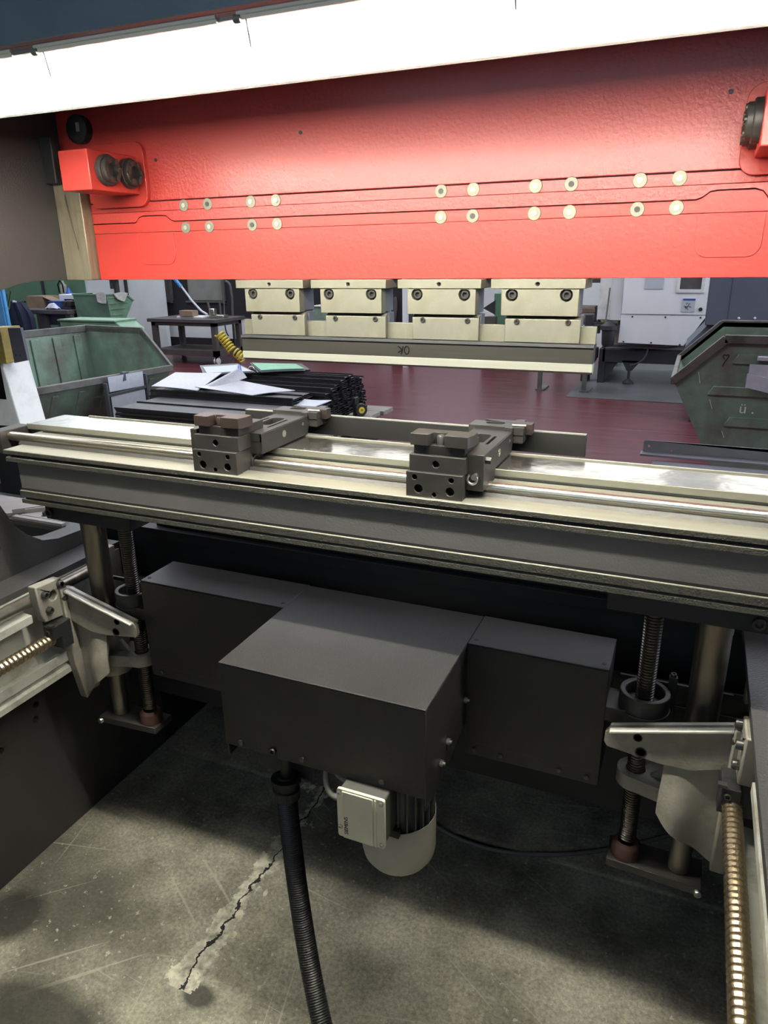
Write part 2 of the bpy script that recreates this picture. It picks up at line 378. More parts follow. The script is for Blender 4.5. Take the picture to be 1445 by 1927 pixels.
# ================================================================== the hall
def floor_mat():
    m = bpy.data.materials.new('worn_concrete'); m.use_nodes = True
    nt = m.node_tree; N = nt.nodes; L = nt.links; b = N['Principled BSDF']
    geo = N.new('ShaderNodeNewGeometry')
    def noise(sc, det=6, rough=.6, st=(1, 1, 1), rot=0):
        m0 = N.new('ShaderNodeMapping'); m0.inputs['Rotation'].default_value = (0, 0, rot)
        L.new(geo.outputs['Position'], m0.inputs['Vector'])
        mp = N.new('ShaderNodeMapping'); mp.inputs['Scale'].default_value = st
        L.new(m0.outputs[0], mp.inputs['Vector'])
        n = N.new('ShaderNodeTexNoise'); n.inputs['Scale'].default_value = sc; n.inputs['Detail'].default_value = det
        n.inputs['Roughness'].default_value = rough; L.new(mp.outputs[0], n.inputs['Vector']); return n
    def ramp(src, p0, p1, c0, c1):
        r = N.new('ShaderNodeValToRGB'); r.color_ramp.elements[0].position = p0; r.color_ramp.elements[1].position = p1
        r.color_ramp.elements[0].color = c0; r.color_ramp.elements[1].color = c1; L.new(src, r.inputs['Fac']); return r
    def mix(fac, a, c, mode='MIX'):
        x = N.new('ShaderNodeMixRGB'); x.blend_type = mode
        L.new(fac, x.inputs['Fac']); L.new(a, x.inputs['Color1'])
        if isinstance(c, tuple): x.inputs['Color2'].default_value = c
        else: L.new(c, x.inputs['Color2'])
        return x
    def math_(op, a, c=None, d=None):
        x = N.new('ShaderNodeMath'); x.operation = op
        for i, q in enumerate((a, c, d)):
            if q is None: continue
            if isinstance(q, (int, float)): x.inputs[i].default_value = q
            else: L.new(q, x.inputs[i])
        return x.outputs[0]
    W1 = (1, 1, 1, 1); B0 = (0, 0, 0, 1)
    base = ramp(noise(3.0, 8, .65).outputs['Fac'], .32, .70, (0.13, 0.12, 0.092, 1), (0.70, 0.655, 0.515, 1)).outputs[0]
    fine = ramp(noise(110, 5, .7).outputs['Fac'], .35, .72, (.62, .62, .62, 1), (1.35, 1.35, 1.3, 1)).outputs[0]
    one = N.new('ShaderNodeValue'); one.outputs[0].default_value = 1.0
    col = mix(one.outputs[0], base, fine, 'MULTIPLY').outputs[0]
    # oil stains with soft outlines
    st = ramp(noise(1.7, 3, .5).outputs['Fac'], .50, .66, B0, (.75, .75, .75, 1)).outputs[0]
    col = mix(st, col, (0.055, 0.052, 0.042, 1)).outputs[0]
    # pale chips and scratches
    ch = ramp(noise(60, 3, .6).outputs['Fac'], .64, .68, B0, (.75, .75, .75, 1)).outputs[0]
    col = mix(ch, col, (0.62, 0.58, 0.47, 1)).outputs[0]
    for sc, stv, ro, th in ((7, (.22, 9, 1), .55, .70), (6, (.20, 9, 1), -.75, .70), (6, (.2, 10, 1), 1.35, .70), (9, (.35, 10, 1), .1, .70), (8, (.3, 9, 1), -.25, .71)):
        s = ramp(noise(sc, 2, .5, stv, ro).outputs['Fac'], th, th+.02, B0, (.45, .45, .45, 1)).outputs[0]
        col = mix(s, col, (0.60, 0.56, 0.45, 1)).outputs[0]
    # soft dark ellipses with wobbled outlines, painted into the floor colour
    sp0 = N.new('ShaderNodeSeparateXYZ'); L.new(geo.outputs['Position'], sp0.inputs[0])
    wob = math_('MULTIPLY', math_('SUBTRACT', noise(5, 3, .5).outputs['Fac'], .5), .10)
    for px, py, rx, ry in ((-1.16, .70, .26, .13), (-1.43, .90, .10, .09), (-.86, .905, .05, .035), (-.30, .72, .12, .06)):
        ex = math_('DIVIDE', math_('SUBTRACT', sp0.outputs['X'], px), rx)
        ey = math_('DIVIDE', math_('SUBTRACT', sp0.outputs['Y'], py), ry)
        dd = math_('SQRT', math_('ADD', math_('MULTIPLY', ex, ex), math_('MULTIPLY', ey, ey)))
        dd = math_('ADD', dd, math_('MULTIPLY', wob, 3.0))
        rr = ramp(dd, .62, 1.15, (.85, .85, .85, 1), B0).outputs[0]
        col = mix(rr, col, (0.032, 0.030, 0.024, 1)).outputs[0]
    # the expansion joint broken open along y: pale crumbled edge, dark gap
    sep = N.new('ShaderNodeSeparateXYZ'); L.new(geo.outputs['Position'], sep.inputs[0])
    jn = noise(9, 5, .6, (1, 1, 1)); jn2 = noise(34, 4, .6)
    off = math_('MULTIPLY', math_('SUBTRACT', jn.outputs['Fac'], .5), .10)
    off2 = math_('MULTIPLY', math_('SUBTRACT', jn2.outputs['Fac'], .5), .03)
    dx = math_('ADD', math_('ADD', math_('ADD', sep.outputs['X'], .915), off), off2)
    ad = math_('ABSOLUTE', dx)
    wide = noise(9, 6, .7, (1.4, 1, 1))
    wd = math_('MULTIPLY', math_('MAXIMUM', math_('SUBTRACT', wide.outputs['Fac'], .40), .0), .26)
    inn = math_('LESS_THAN', ad, wd)
    yy = math_('MULTIPLY', math_('GREATER_THAN', sep.outputs['Y'], .90), math_('LESS_THAN', sep.outputs['Y'], 1.62))
    pale = math_('MULTIPLY', inn, yy)
    col = mix(pale, col, ramp(jn2.outputs['Fac'], .35, .6, (.30, .275, .21, 1), (.80, .75, .60, 1)).outputs[0]).outputs[0]
    gap = math_('MULTIPLY', math_('LESS_THAN', math_('ABSOLUTE', math_('SUBTRACT', dx, .006)), .0030), yy)
    col = mix(gap, col, (.012, .011, .009, 1)).outputs[0]
    L.new(col, b.inputs['Base Color']); b.inputs['Roughness'].default_value = .72
    bp = N.new('ShaderNodeBump'); bp.inputs['Strength'].default_value = .5; bp.inputs['Distance'].default_value = .004
    h = math_('SUBTRACT', math_('ADD', noise(55, 5, .7).outputs['Fac'], math_('MULTIPLY', pale, .6)), math_('MULTIPLY', gap, 2.5))
    L.new(h, bp.inputs['Height']); L.new(bp.outputs[0], b.inputs['Normal'])
    return m

def red_floor_mat():
    m = bpy.data.materials.new('red_floor_paint'); m.use_nodes = True
    nt = m.node_tree; N = nt.nodes; L = nt.links; b = N['Principled BSDF']
    geo = N.new('ShaderNodeNewGeometry')
    mp = N.new('ShaderNodeMapping'); mp.inputs['Scale'].default_value = (.35, 5, 1); mp.inputs['Rotation'].default_value = (0, 0, .12)
    L.new(geo.outputs['Position'], mp.inputs['Vector'])
    n = N.new('ShaderNodeTexNoise'); n.inputs['Scale'].default_value = 3.0; n.inputs['Detail'].default_value = 7; n.inputs['Roughness'].default_value = .65
    L.new(mp.outputs[0], n.inputs['Vector'])
    r = N.new('ShaderNodeValToRGB'); r.color_ramp.elements[0].position = .3; r.color_ramp.elements[1].position = .72
    r.color_ramp.elements[0].color = (.065, .013, .020, 1); r.color_ramp.elements[1].color = (.14, .042, .052, 1)
    L.new(n.outputs['Fac'], r.inputs['Fac']); L.new(r.outputs[0], b.inputs['Base Color'])
    mr = N.new('ShaderNodeMapRange'); mr.inputs['To Min'].default_value = .22; mr.inputs['To Max'].default_value = .42
    L.new(n.outputs['Fac'], mr.inputs['Value']); L.new(mr.outputs[0], b.inputs['Roughness'])
    b.inputs['Specular IOR Level'].default_value = .35
    b.inputs['Coat Weight'].default_value = .08; b.inputs['Coat Roughness'].default_value = .25
    bp = N.new('ShaderNodeBump'); bp.inputs['Strength'].default_value = .08; bp.inputs['Distance'].default_value = .004
    L.new(n.outputs['Fac'], bp.inputs['Height']); L.new(bp.outputs[0], b.inputs['Normal'])
    return m
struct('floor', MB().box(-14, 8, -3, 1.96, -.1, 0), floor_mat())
struct('floor', MB().box(-14, 8, 1.96, 14, -.1, 0), red_floor_mat())
struct('floor', MB().box(-1.35, 5, 8.64, 13.5, 0, .004), mat('bare_grey_floor', (.10, .105, .11), .45, 0, .2, 2))
struct('wall_back', MB().box(-14, 8, 13.5, 13.7, 0, 6), K['hallw'])
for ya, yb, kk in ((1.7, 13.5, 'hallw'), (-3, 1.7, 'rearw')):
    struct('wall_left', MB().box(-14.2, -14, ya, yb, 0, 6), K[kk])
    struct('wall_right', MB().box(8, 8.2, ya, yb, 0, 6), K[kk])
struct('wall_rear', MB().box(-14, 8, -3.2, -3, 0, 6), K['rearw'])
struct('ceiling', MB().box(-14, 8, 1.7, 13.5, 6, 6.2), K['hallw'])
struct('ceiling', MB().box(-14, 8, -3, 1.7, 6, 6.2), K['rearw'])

# unseen glowing windows, added high in the back wall for the cover's reflections
GLOW_PANE = emis('daylight_in_window', (.92, .93, .92), 1.25)
GLOW_PANE2 = emis('bright_daylight_in_window', (.86, .93, 1.0), 6.0)
n_w = 4
for x in (-13.95, -11.4, -8.85, -5.9, -2.6, .7, 4.0):
    wn = struct('window_%d' % n_w, MB().box(x, x+2.4, 13.44, 13.49, 3.3, 5.2), GLOW_PANE if x > -8.9 else GLOW_PANE2); n_w += 1  # added unseen window, glows for the cover's reflections
    finish('window_frame', MB().box(x-.06, x, 13.40, 13.5, 3.24, 5.26).box(x+2.4, x+2.46, 13.40, 13.5, 3.24, 5.26).box(x-.06, x+2.46, 13.40, 13.5, 5.2, 5.26).box(x-.06, x+2.46, 13.40, 13.5, 3.24, 3.3).box(x+1.18, x+1.22, 13.42, 13.5, 3.3, 5.2), K['rim'], wn)  # frame of the added window
# far left corner of the hall: green wall, white wall, glazed dark partition
struct('wall_green', MB().box(-13.5, -10.86, 11.0, 11.1, 0, 3.2), K['greenw'])
struct('wall_white', MB().box(-10.86, -9.05, 11.02, 11.1, 0, 3.2), K['whitew'])
struct('trim_1', MB().box(-11.95, -11.90, 10.97, 11.0, 0.0, 3.2), K['dkpanel'])
struct('trim_2', MB().box(-10.12, -10.04, 10.96, 11.02, .8, 3.2), K['dkpanel'])
struct('trim_3', MB().box(-9.88, -9.84, 10.97, 11.02, .8, 3.2), K['dkpanel'])
# partition wall at y = 11.3: dark glazed band over a white band and a dark base
struct('wall_partition', MB().box(-9.95, -5.0, 11.32, 11.45, .0, .235), K['dkpanel'])
struct('wall_partition', MB().box(-9.95, -5.0, 11.32, 11.45, .235, .62), K['whitew'])
wp = [(-10.35, .62), (-4.8, .62), (-4.8, 3.0), (-10.35, 3.0)]
def rect(a, b, c, d): return [(a, c), (b, c), (b, d), (a, d)]
struct('wall_partition', MB().prism(wp, 11.28, 11.45, 'Y', holes=[rect(-9.90, -9.08, .90, 2.4), rect(-8.72, -7.92, .91, 2.4)]), K['dkpanel'])
for i, (a, b) in enumerate(((-9.90, -9.08), (-8.72, -7.92))):
    wn = struct('window_%d' % (i+1), MB().box(a, b, 11.33, 11.36, .90, 2.4), K['glass'])
    finish('window_frame', MB().box(b, b+.05, 11.24, 11.28, .86, 2.4).box(a-.02, b+.05, 11.25, 11.28, .87, .90), K['rim'], wn)
# back wall fittings seen through the gaps between the punch holders
struct('wall_panel', MB().box(-7.2, -6.3, 12.5, 12.6, 0, 3), K['hallw'])
# ================================================================== press: side frames and bed
FX = -1.525
def side_frame(mir, label):
    s = -1 if not mir else 1
    x = FX if not mir else 2*CX-FX
    t = thing('press_side_frame', label, 'machine frame', (x, .6, 0))
    thr_u = [(1.62, 1.522), (1.39, 1.522), (1.342, 1.518), (1.31, 1.511), (1.278, 1.503), (1.23, 1.47), (1.19, 1.42), (1.168, 1.35), (1.158, 1.25)]
    thr_l = [(1.158, 1.12), (1.160, 1.04), (1.167, 1.006), (1.196, .94), (1.228, .905), (1.27, .875), (1.32, .862), (1.40, .858), (1.62, .858)]
    outl = [(-.45, 0), (1.62, 0)] + thr_l[::-1] + thr_u[::-1] + [(1.62, 2.75), (-.45, 2.75)]
    hl = [(.62, .60), (.93, .995), (.885, .84), (1.02, .975), (1.10, .945), (1.26, .52), (1.165, .415), (1.05, .42), (1.09, .36), (.96, .38), (1.18, .36), (.985, .30)]
    holes = [circ(a, b, .010, 14) for a, b in ((1.10, .945), (1.03, .93), (1.135, .90), (1.07, .50), (1.155, .44), (1.02, .455), (1.145, .40), (1.03, .38))]
    m = MB(mir).prism(outl, FX-.06, FX, 'X', holes=holes)
    finish('side_plate', m, K['frame'], t, bev=.002)
    m = MB(mir)
    for h in holes:
        u = sum(p[0] for p in h)/len(h); v = sum(p[1] for p in h)/len(h)
        m.cyl((FX-.05, u, v), (FX-.03, u, v), .011, seg=14)
    finish('hole_plug', m, K['plate_g'], t)
    # guide block and slideway bar for the ram
    finish('guide_bar', MB(mir).box(FX, -1.442, 1.487, 1.512, 1.521, 1.765).box(FX, -1.445, 1.512, 1.58, 1.521, 1.765), K['steel_d'], t, bev=.002)
    m = MB(mir)
    m.prism([(-1.492, 1.715), (-1.489, 1.725), (-1.480, 1.66), (-1.4695, 1.60), (-1.471, 1.592), (-1.475, 1.62), (-1.4825, 1.66)], 1.4862, 1.4875, 'Y')
    finish('oil_groove', m, K['steel_k'], t)
    finish('guide_block', MB(mir).box(FX, -1.488, 1.464, 1.486, 1.747, 1.852), K['black_r'], t, bev=.004)
    return t
side_frame(False, 'dark grey machine side plate on the left with drilled holes and curved throat')
side_frame(True, 'dark grey machine side plate at the right edge beyond the ball screw')

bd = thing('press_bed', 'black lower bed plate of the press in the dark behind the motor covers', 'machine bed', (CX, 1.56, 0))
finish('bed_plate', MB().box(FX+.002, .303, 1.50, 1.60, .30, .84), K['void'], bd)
finish('base_plate', MB().box(FX-.06, .365, 1.92, 1.95, 0, .80), K['void'], bd)  # added panel that keeps hall light off the floor under the bed
for s in (False, True): finish('base_side', MB(s).box(FX-.06, FX-.002, 1.625, 1.919, 0, .80), K['void'], bd)  # added to stop hall light leaking in at the sides
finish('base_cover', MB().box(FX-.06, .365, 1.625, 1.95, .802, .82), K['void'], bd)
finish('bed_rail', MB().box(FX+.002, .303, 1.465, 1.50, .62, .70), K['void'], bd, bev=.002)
finish('bed_edge', MB().box(-.02, .303, 1.463, 1.4648, .697, .700).box(-.02, .303, 1.463, 1.4648, .640, .643), K['plate_g'], bd)
dr = thing('die_rail', 'grey grooved die rail lying on the bed, its end showing at the left', 'die', (CX, 1.5, .84))
finish('rail_base', MB().prism([(1.46, .84), (1.60, .84), (1.60, .868), (1.555, .868), (1.555, .858), (1.545, .858), (1.545, .868), (1.505, .868), (1.505, .860), (1.497, .860), (1.497, .868), (1.46, .868)], -1.42, .30, 'X'), K['black_r'], dr, bev=.001)
finish('die_block', MB().prism([(1.485, .868), (1.555, .868), (1.555, .93), (1.54, .95), (1.54, 1.06), (1.528, 1.06), (1.52, 1.045), (1.512, 1.06), (1.50, 1.06), (1.50, .95), (1.485, .93)], -1.33, .29, 'X'), K['black_r'], dr, bev=.001)  # hidden behind the beam; height raised to block hall light
tp = thing('tool_plates', 'grey machined plates with a black bolt on the bed end outside the left side plate', 'plates', (-1.8, 1.47, .835))
finish('lower_plate', MB().prism([(-2.15, 1.405), (-1.60, 1.405), (-1.592, 1.42), (-1.592, 1.56), (-2.15, 1.56)], .838, .852, 'Z'), K['carr'], tp, bev=.001)
finish('front_strip', MB().box(-1.80, -1.605, 1.408, 1.424, .8525, .862), K['pl'], tp, bev=.001)
notch_ = [(-1.642+.014*math.cos(a), 1.451+.014*math.sin(a)) for a in [-1.2, -1.5, -2.0, -2.6, -PI, 2.6, 2.0, 1.5, 1.2]]
finish('middle_plate', MB().prism([(-1.79, 1.428), (-1.63, 1.428)] + notch_ + [(-1.64, 1.472), (-1.745, 1.472)], .852, .862, 'Z'), K['pl'], tp, bev=.001)
finish('rear_plate', MB().prism([(-1.738, 1.476), (-1.645, 1.476), (-1.645, 1.488), (-1.66, 1.498), (-1.715, 1.498)], .852, .862, 'Z'), K['pl'], tp, bev=.001)
finish('angled_plate', MB().prism([(-2.1, 1.42), (-1.83, 1.42), (-1.75, 1.50), (-1.70, 1.545), (-2.1, 1.545)], .852, .862, 'Z'), K['pl'], tp, bev=.001)
finish('wedge', MB().obox((-1.815, 1.425, .868), (-1.755, 1.487, .868), .006, .014), K['pl'], tp); finish('wedge', MB().obox((-1.785, 1.445, .867), (-1.740, 1.487, .867), .006, .012), K['pl'], tp)
m = MB(); socket(m, (-1.708, 1.448, .862), (0, 0, 1), .0085, .012); m.cyl((-1.708, 1.448, .862), (-1.708, 1.448, .8635), .012, seg=20)
finish('clamp_bolt', m, K['bolt'], tp)
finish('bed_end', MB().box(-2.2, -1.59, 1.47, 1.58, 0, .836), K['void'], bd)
eb = thing('equipment_box', 'dark green equipment box with pale edge low outside the left side plate', 'box', (-2.35, 1.85, 0))
finish('body', MB().box(-2.62, -2.02, 1.76, 1.89, 0, .72), K['dgreen'], eb, bev=.006)
finish('edge_strip', MB().box(-2.215, -2.205, 1.752, 1.76, .2, .715), K['rim'], eb)
finish('cover', MB().box(-2.62, -1.98, 2.03, 2.10, 0, .96), K['void'], eb)  # black panel put in for the shadow above the box

# ================================================================== ram
RY = 1.52
ram = thing('press_ram', 'red hammer-finish ram beam spanning the machine under the lamp', 'ram', (CX, RY, 1.521))
XL, XR = -1.443, .223
finish('upper_plate', MB().box(XL, XR, RY, RY+.06, 1.7025, 2.70), K['red'], ram, bev=.0012)
for s in (False, True): finish('upper_ear', MB(s).box(-1.521, XL-.001, RY+.005, RY+.06, 1.77, 2.70), K['red'], ram)
notch = [(-1.20, 1.657), (-1.212, 1.666), (-1.225, 1.668), (-1.285, 1.668), (-1.297, 1.664), (-1.305, 1.655)]
notchr = [(2*CX-x, z) for x, z in reversed(notch)]
finish('wedge_strip', MB().prism([(XL, 1.6795), (XR, 1.6795), (XR, 1.700), (XL, 1.700)], RY, RY+.06, 'Y'), K['red'], ram, bev=.0006)
finish('wedge_strip', MB().prism([(XL, 1.6555), (-1.307, 1.6555)] + [(x, z+.002) for x, z in reversed(notch)] + [(-1.19, 1.6555), (-.03, 1.6555)] + [(x, z+.002) for x, z in reversed(notchr)] + [(.085, 1.6555), (XR, 1.6555), (XR, 1.679), (XL, 1.679)], RY, RY+.06, 'Y'), K['red'], ram, bev=.0006)
finish('lower_plate', MB().prism([(XL, 1.632), (XR, 1.632), (XR, 1.6535)] + [(.085, 1.6535)] + list(notchr) + [(-.03, 1.6535), (-1.19, 1.6535)] + list(notch) + [(-1.307, 1.6535), (XL, 1.6535)], RY, RY+.06, 'Y'), K['red_s'], ram, bev=.0006)
finish('lower_plate', MB().box(XL, XR, RY, RY+.06, 1.521, 1.6315), K['red_s'], ram, bev=.0008)
for s in (False, True):
    finish('access_pad', MB(s).prism(rrect(-1.307, -1.195, 1.556, 1.628, .024, corners=(1, 1, 0, 0)), RY-.0022, RY+.002, 'Y'), K['red_s'], ram, bev=.001)
sx = [-1.1576, -1.0896, -.971, -.905, -.515, -.447, -.322, -.254, -.130, -.062]
for zz in (1.6885, 1.6395):
    for i, x in enumerate(sx):
        z = zz + (0.0035*(x+1.16)/1.1 if zz > 1.66 else .003*(x+1.16)/1.1)
        st = finish('stud', MB().cyl((x, RY+.004, z), (x, RY-.0016, z), .0132, seg=26), K['steel'], ram, bev=.0008)
        m = MB().pipe((x, RY-.0028, z), (0, 1, 0), .0052, .0038, .0028, 18)
        m.cyl((x, RY-.0024, z), (x, RY-.001, z), .0036, seg=14)
        finish('stud_pin', m, K['blade'] if (i*7+int(zz*1000)) % 3 else K['carr'], st)
for x, z in ((-.834, 1.82), (.005, 1.824), (-1.225, 1.79)):
    finish('plug', MB().lathe([(.004, 0), (.004, .0015), (.002, .0015), (.002, .0005), (0, .0005)], (x, RY, z), (0, -1, 0), 14), K['carr'], ram)
def ram_bracket(mir, label):
    t = thing('guide_bracket', label, 'bracket', (-1.32 if not mir else 2*CX+1.32, RY, 1.76))
    finish('base_pad', MB(mir).prism(rrect(-1.43, -1.252, 1.690, 1.832, .026), RY-.012, RY-.0005, 'Y'), K['red_s'], t, bev=.003)
    finish('block', MB(mir).box(-1.358, -1.274, 1.352, RY-.012, 1.716, 1.799), K['red_s'], t, bev=.002)
    for y in (1.402, 1.474):
        b = finish('eccentric_bolt', MB(mir).lathe([(.033, 0), (.033, .011), (.031, .013), (.0275, .013), (.0275, .021), (.025, .023), (.015, .023), (.0135, .012), (0, .012)], (-1.274, y, 1.759), (1, 0, 0), 30), K['carr'], t)
        m = MB(mir)
        for k in range(6):
            a = k*PI/3
            m.cyl((-1.262, y+.021*math.cos(a), 1.759+.021*math.sin(a)), (-1.2485, y+.021*math.cos(a), 1.759+.021*math.sin(a)), .0058, seg=10)
        finish('locking_screw', m, K['bolt'], b)
    m = MB(mir); m.lathe([(.032, 0), (.032, .02), (.024, .026), (0, .026)], (-1.436, RY-.0005, 1.868), (0, -1, 0), 26)
    finish('roller', m, K['black_r'], t)
    m = MB(mir); m.box(-1.428, -1.418, RY-.03, RY-.0265, 1.86, 1.88)
    finish('roller_pin', m, K['blade'], t)
    return t
ram_bracket(False, 'red block with two big round bolts on the left end of the ram')
ram_bracket(True, 'red pad with dark round bolts cut by the right picture edge')

# ================================================================== punch holders and punch
def holder(xa, xb, label):
    # xa..xb: outline of the clamp plate
    cx = (xa+xb)/2
    t = thing('punch_holder', label, 'tool holder', (cx, 1.50, 1.40), 'punch holders under the ram')
    finish('clamp_cap', MB().prism([(xa-.022, 1.502), (xb+.012, 1.502), (xb+.012, 1.5205), (xa-.022, 1.5205)], 1.484, 1.575, 'Y', holes=[circ(cx-.004, 1.511, .0042, 12)]), K['steel'], t, bev=.0012)
    finish('cap_hole', MB().cyl((cx-.004, 1.492, 1.511), (cx-.004, 1.50, 1.511), .0044, seg=12), K['hole'], t)
    zc = 1.490
    hs = [circ(xa+.021, zc, .0125, 22), circ(xb-.024, zc, .0125, 22)]
    finish('clamp_plate', MB().prism([(xa, 1.450), (xb, 1.450), (xb, 1.501), (xa, 1.501)], 1.487, 1.510, 'Y', holes=hs), K['steel'], t, bev=.0012)
    finish('body', MB().box(xa+.002, xb-.002, 1.512, 1.56, 1.452, 1.5015).prism([(xa+.010, 1.397), (xb+.004, 1.397), (xb+.004, 1.450), (xa+.010, 1.450)], 1.5215, 1.55, 'Y'), K['plate_g'], t, bev=.001)
    finish('jaw_plate', MB().prism([(1.495, 1.397), (1.507, 1.397), (1.507, 1.449), (1.5055, 1.449), (1.495, 1.4425)], xa+.008, xb+.006, 'X'), K['jaw'], t, bev=.0008)
    for px in (xa+.021, xb-.024):
        m = MB(); socket(m, (px, 1.4995, zc), (0, -1, 0), .0092, .010)
        finish('clamp_bolt', m, K['carr'], t)
        finish('bolt_well', MB().cyl((px, 1.509, zc), (px, 1.4998, zc), .0128, seg=20), K['hole'], t)
    for px in (xa+.032, xb-.018):
        m = MB(); m.lathe([(.0055, 0), (.0055, .006), (.0045, .007), (.003, .007), (.0027, .004), (0, .004)], (px, 1.498, 1.4375), (0, -1, 0), 16)
        finish('set_screw', m, K['carr'], t)
holder(-.983, -.839, 'bare steel punch holder, leftmost of the four under the ram')
holder(-.785, -.637, 'bare steel punch holder, second from the left under the ram')
holder(-.576, -.427, 'bare steel punch holder, third from the left under the ram')
holder(-.373, -.220, 'bare steel punch holder, rightmost of the four under the ram')
pu = thing('punch', 'long grey bending punch with bright lower blade hanging from the four holders', 'punch', (CX, 1.51, 1.338))
finish('tang', MB().box(-1.006, -.184, 1.5085, 1.520, 1.394, 1.4295), K['steel'], pu, bev=.0008)
finish('shoulder', MB().prism([(1.492, 1.389), (1.530, 1.389), (1.530, 1.396), (1.494, 1.396)], -1.008, -.184, 'X'), K['black_r'], pu, bev=.0008)
finish('body', MB().prism([(1.4965, 1.3575), (1.4965, 1.389), (1.525, 1.389), (1.525, 1.3575)], -1.008, -.185, 'X'), K['punch'], pu, bev=.0006)
finish('blade', MB().prism([(1.4955, 1.3575), (1.525, 1.3575), (1.514, 1.3385), (1.512, 1.336), (1.506, 1.336), (1.4965, 1.341)], -1.0075, -.185, 'X'), K['blade'], pu, bev=.0004)
# OK written by hand with a marker, upside down
m = MB()
def stroke(pts): m.tube([(x, 1.4957, z) for x, z in pts], .0011, 6)
ox, oz = -.582, 1.3725
stroke([(ox+.0055*math.cos(a), oz+.0085*math.sin(a)) for a in [k*PI/9 for k in range(19)]])
stroke([(-.5905, 1.381), (-.5945, 1.363)]); stroke([(-.5930, 1.3715), (-.598, 1.378), (-.6025, 1.3805)]); stroke([(-.5932, 1.3715), (-.5985, 1.3695), (-.6025, 1.3668)])
finish('handwriting', m, K['mark'], pu)
# ================================================================== back gauge beam
BY = 1.12
bm_ = thing('backgauge_beam', 'long grey back gauge beam with ledged edges running across the picture', 'beam', (CX, 1.24, 1.04))
bx0, bx1 = -1.397, .177
# profile (y, z): flange, groove, lip, web, flange, groove, lip
prof_up = [(1.12, 1.158), (1.12, 1.1662), (1.20, 1.1662), (1.20, 1.172), (1.36, 1.172), (1.36, 1.140), (1.14, 1.140), (1.14, 1.158)]
finish('upper_flange', MB().prism(prof_up, bx0-.02, bx1+.02, 'X'), K['bright'], bm_, bev=.0008)
finish('flange_edge', MB().box(bx0-.02, bx1+.02, 1.1185, 1.121, 1.1572, 1.1652), K['cast'], bm_)
finish('upper_lip', MB().box(bx0-.015, bx1+.015, 1.1195, 1.15, 1.1403, 1.1498), K['bright'], bm_, bev=.0008)
finish('lip_edge', MB().box(bx0-.015, bx1+.015, 1.1180, 1.120, 1.1400, 1.1488), K['cast'], bm_)
finish('groove', MB().box(bx0-.01, bx1+.01, 1.127, 1.15, 1.146, 1.160), K['hole'], bm_)
finish('web', MB().box(bx0+.012, bx1-.012, 1.1245, 1.30, 1.066, 1.1405), K['web'], bm_)
finish('fillet', MB().box(bx0+.012, bx1-.012, 1.1225, 1.126, 1.0735, 1.0790), K['black_r'], bm_)  # flat dark strip along the foot of the web
finish('lower_flange', MB().box(bx0+.01, bx1-.01, 1.1195, 1.33, 1.0590, 1.0735), K['bright'], bm_, bev=.0008)
finish('flange_edge', MB().box(bx0+.01, bx1-.01, 1.1180, 1.120, 1.0588, 1.0725), K['cast'], bm_)
finish('groove', MB().box(bx0+.015, bx1-.015, 1.127, 1.15, 1.050, 1.060), K['hole'], bm_)
finish('lower_lip', MB().box(bx0+.012, bx1-.012, 1.1195, 1.33, 1.044, 1.0532), K['bright'], bm_, bev=.0008)
finish('lip_edge', MB().box(bx0+.012, bx1-.012, 1.1180, 1.120, 1.0435, 1.0522), K['cast'], bm_)
# bed for the rod, the strip behind it, the top cover
finish('rod_seat', MB().prism([(1.17, 1.1662), (1.176, 1.172), (1.20, 1.172), (1.20, 1.162), (1.17, 1.162)], bx0-.03, bx1+.05, 'X'), K['carr'], bm_)
finish('rear_rail', MB().box(bx0-.03, bx1+.05, 1.212, 1.234, 1.165, 1.1815), K['bright'], bm_, bev=.0008)
finish('dark_gap', MB().box(bx0-.02, bx1+.05, 1.235, 1.34, 1.165, 1.184), K['hole'], bm_)
cv = finish('top_cover', MB().box(-1.47, .25, 1.243, 1.357, 1.184, 1.1965), K['film'], bm_, bev=.001)
finish('cover_edge', MB().box(-1.472, .25, 1.2405, 1.2432, 1.184, 1.1975), K['bright'], cv, bev=.0008)
finish('cover_edge', MB().box(-1.39, .25, 1.357, 1.362, 1.184, 1.1995), K['bright'], cv, bev=.0008)
for s in (False, True):
    finish('end_block', MB(s).box(-1.515, -1.475, 1.165, 1.255, 1.140, 1.192).box(-1.475, -1.41, 1.21, 1.36, 1.14, 1.17), K['carr'], bm_, bev=.002)
finish('guide_rod', MB().cyl((-1.49, 1.193, 1.177), (.27, 1.193, 1.177), .0108, seg=32), K['chrome'], bm_)

gb = thing('gauge_bar', 'flat dark steel bar standing on edge behind the two carriages', 'bar', (-.57, 1.42, 1.187))
finish('bar', MB().box(-.963, -.176, 1.42, 1.434, 1.187, 1.230), K['bar'], gb, bev=.0008)
finish('bar_edge', MB().box(-.962, -.177, 1.421, 1.433, 1.2296, 1.2312), K['bright'], gb)

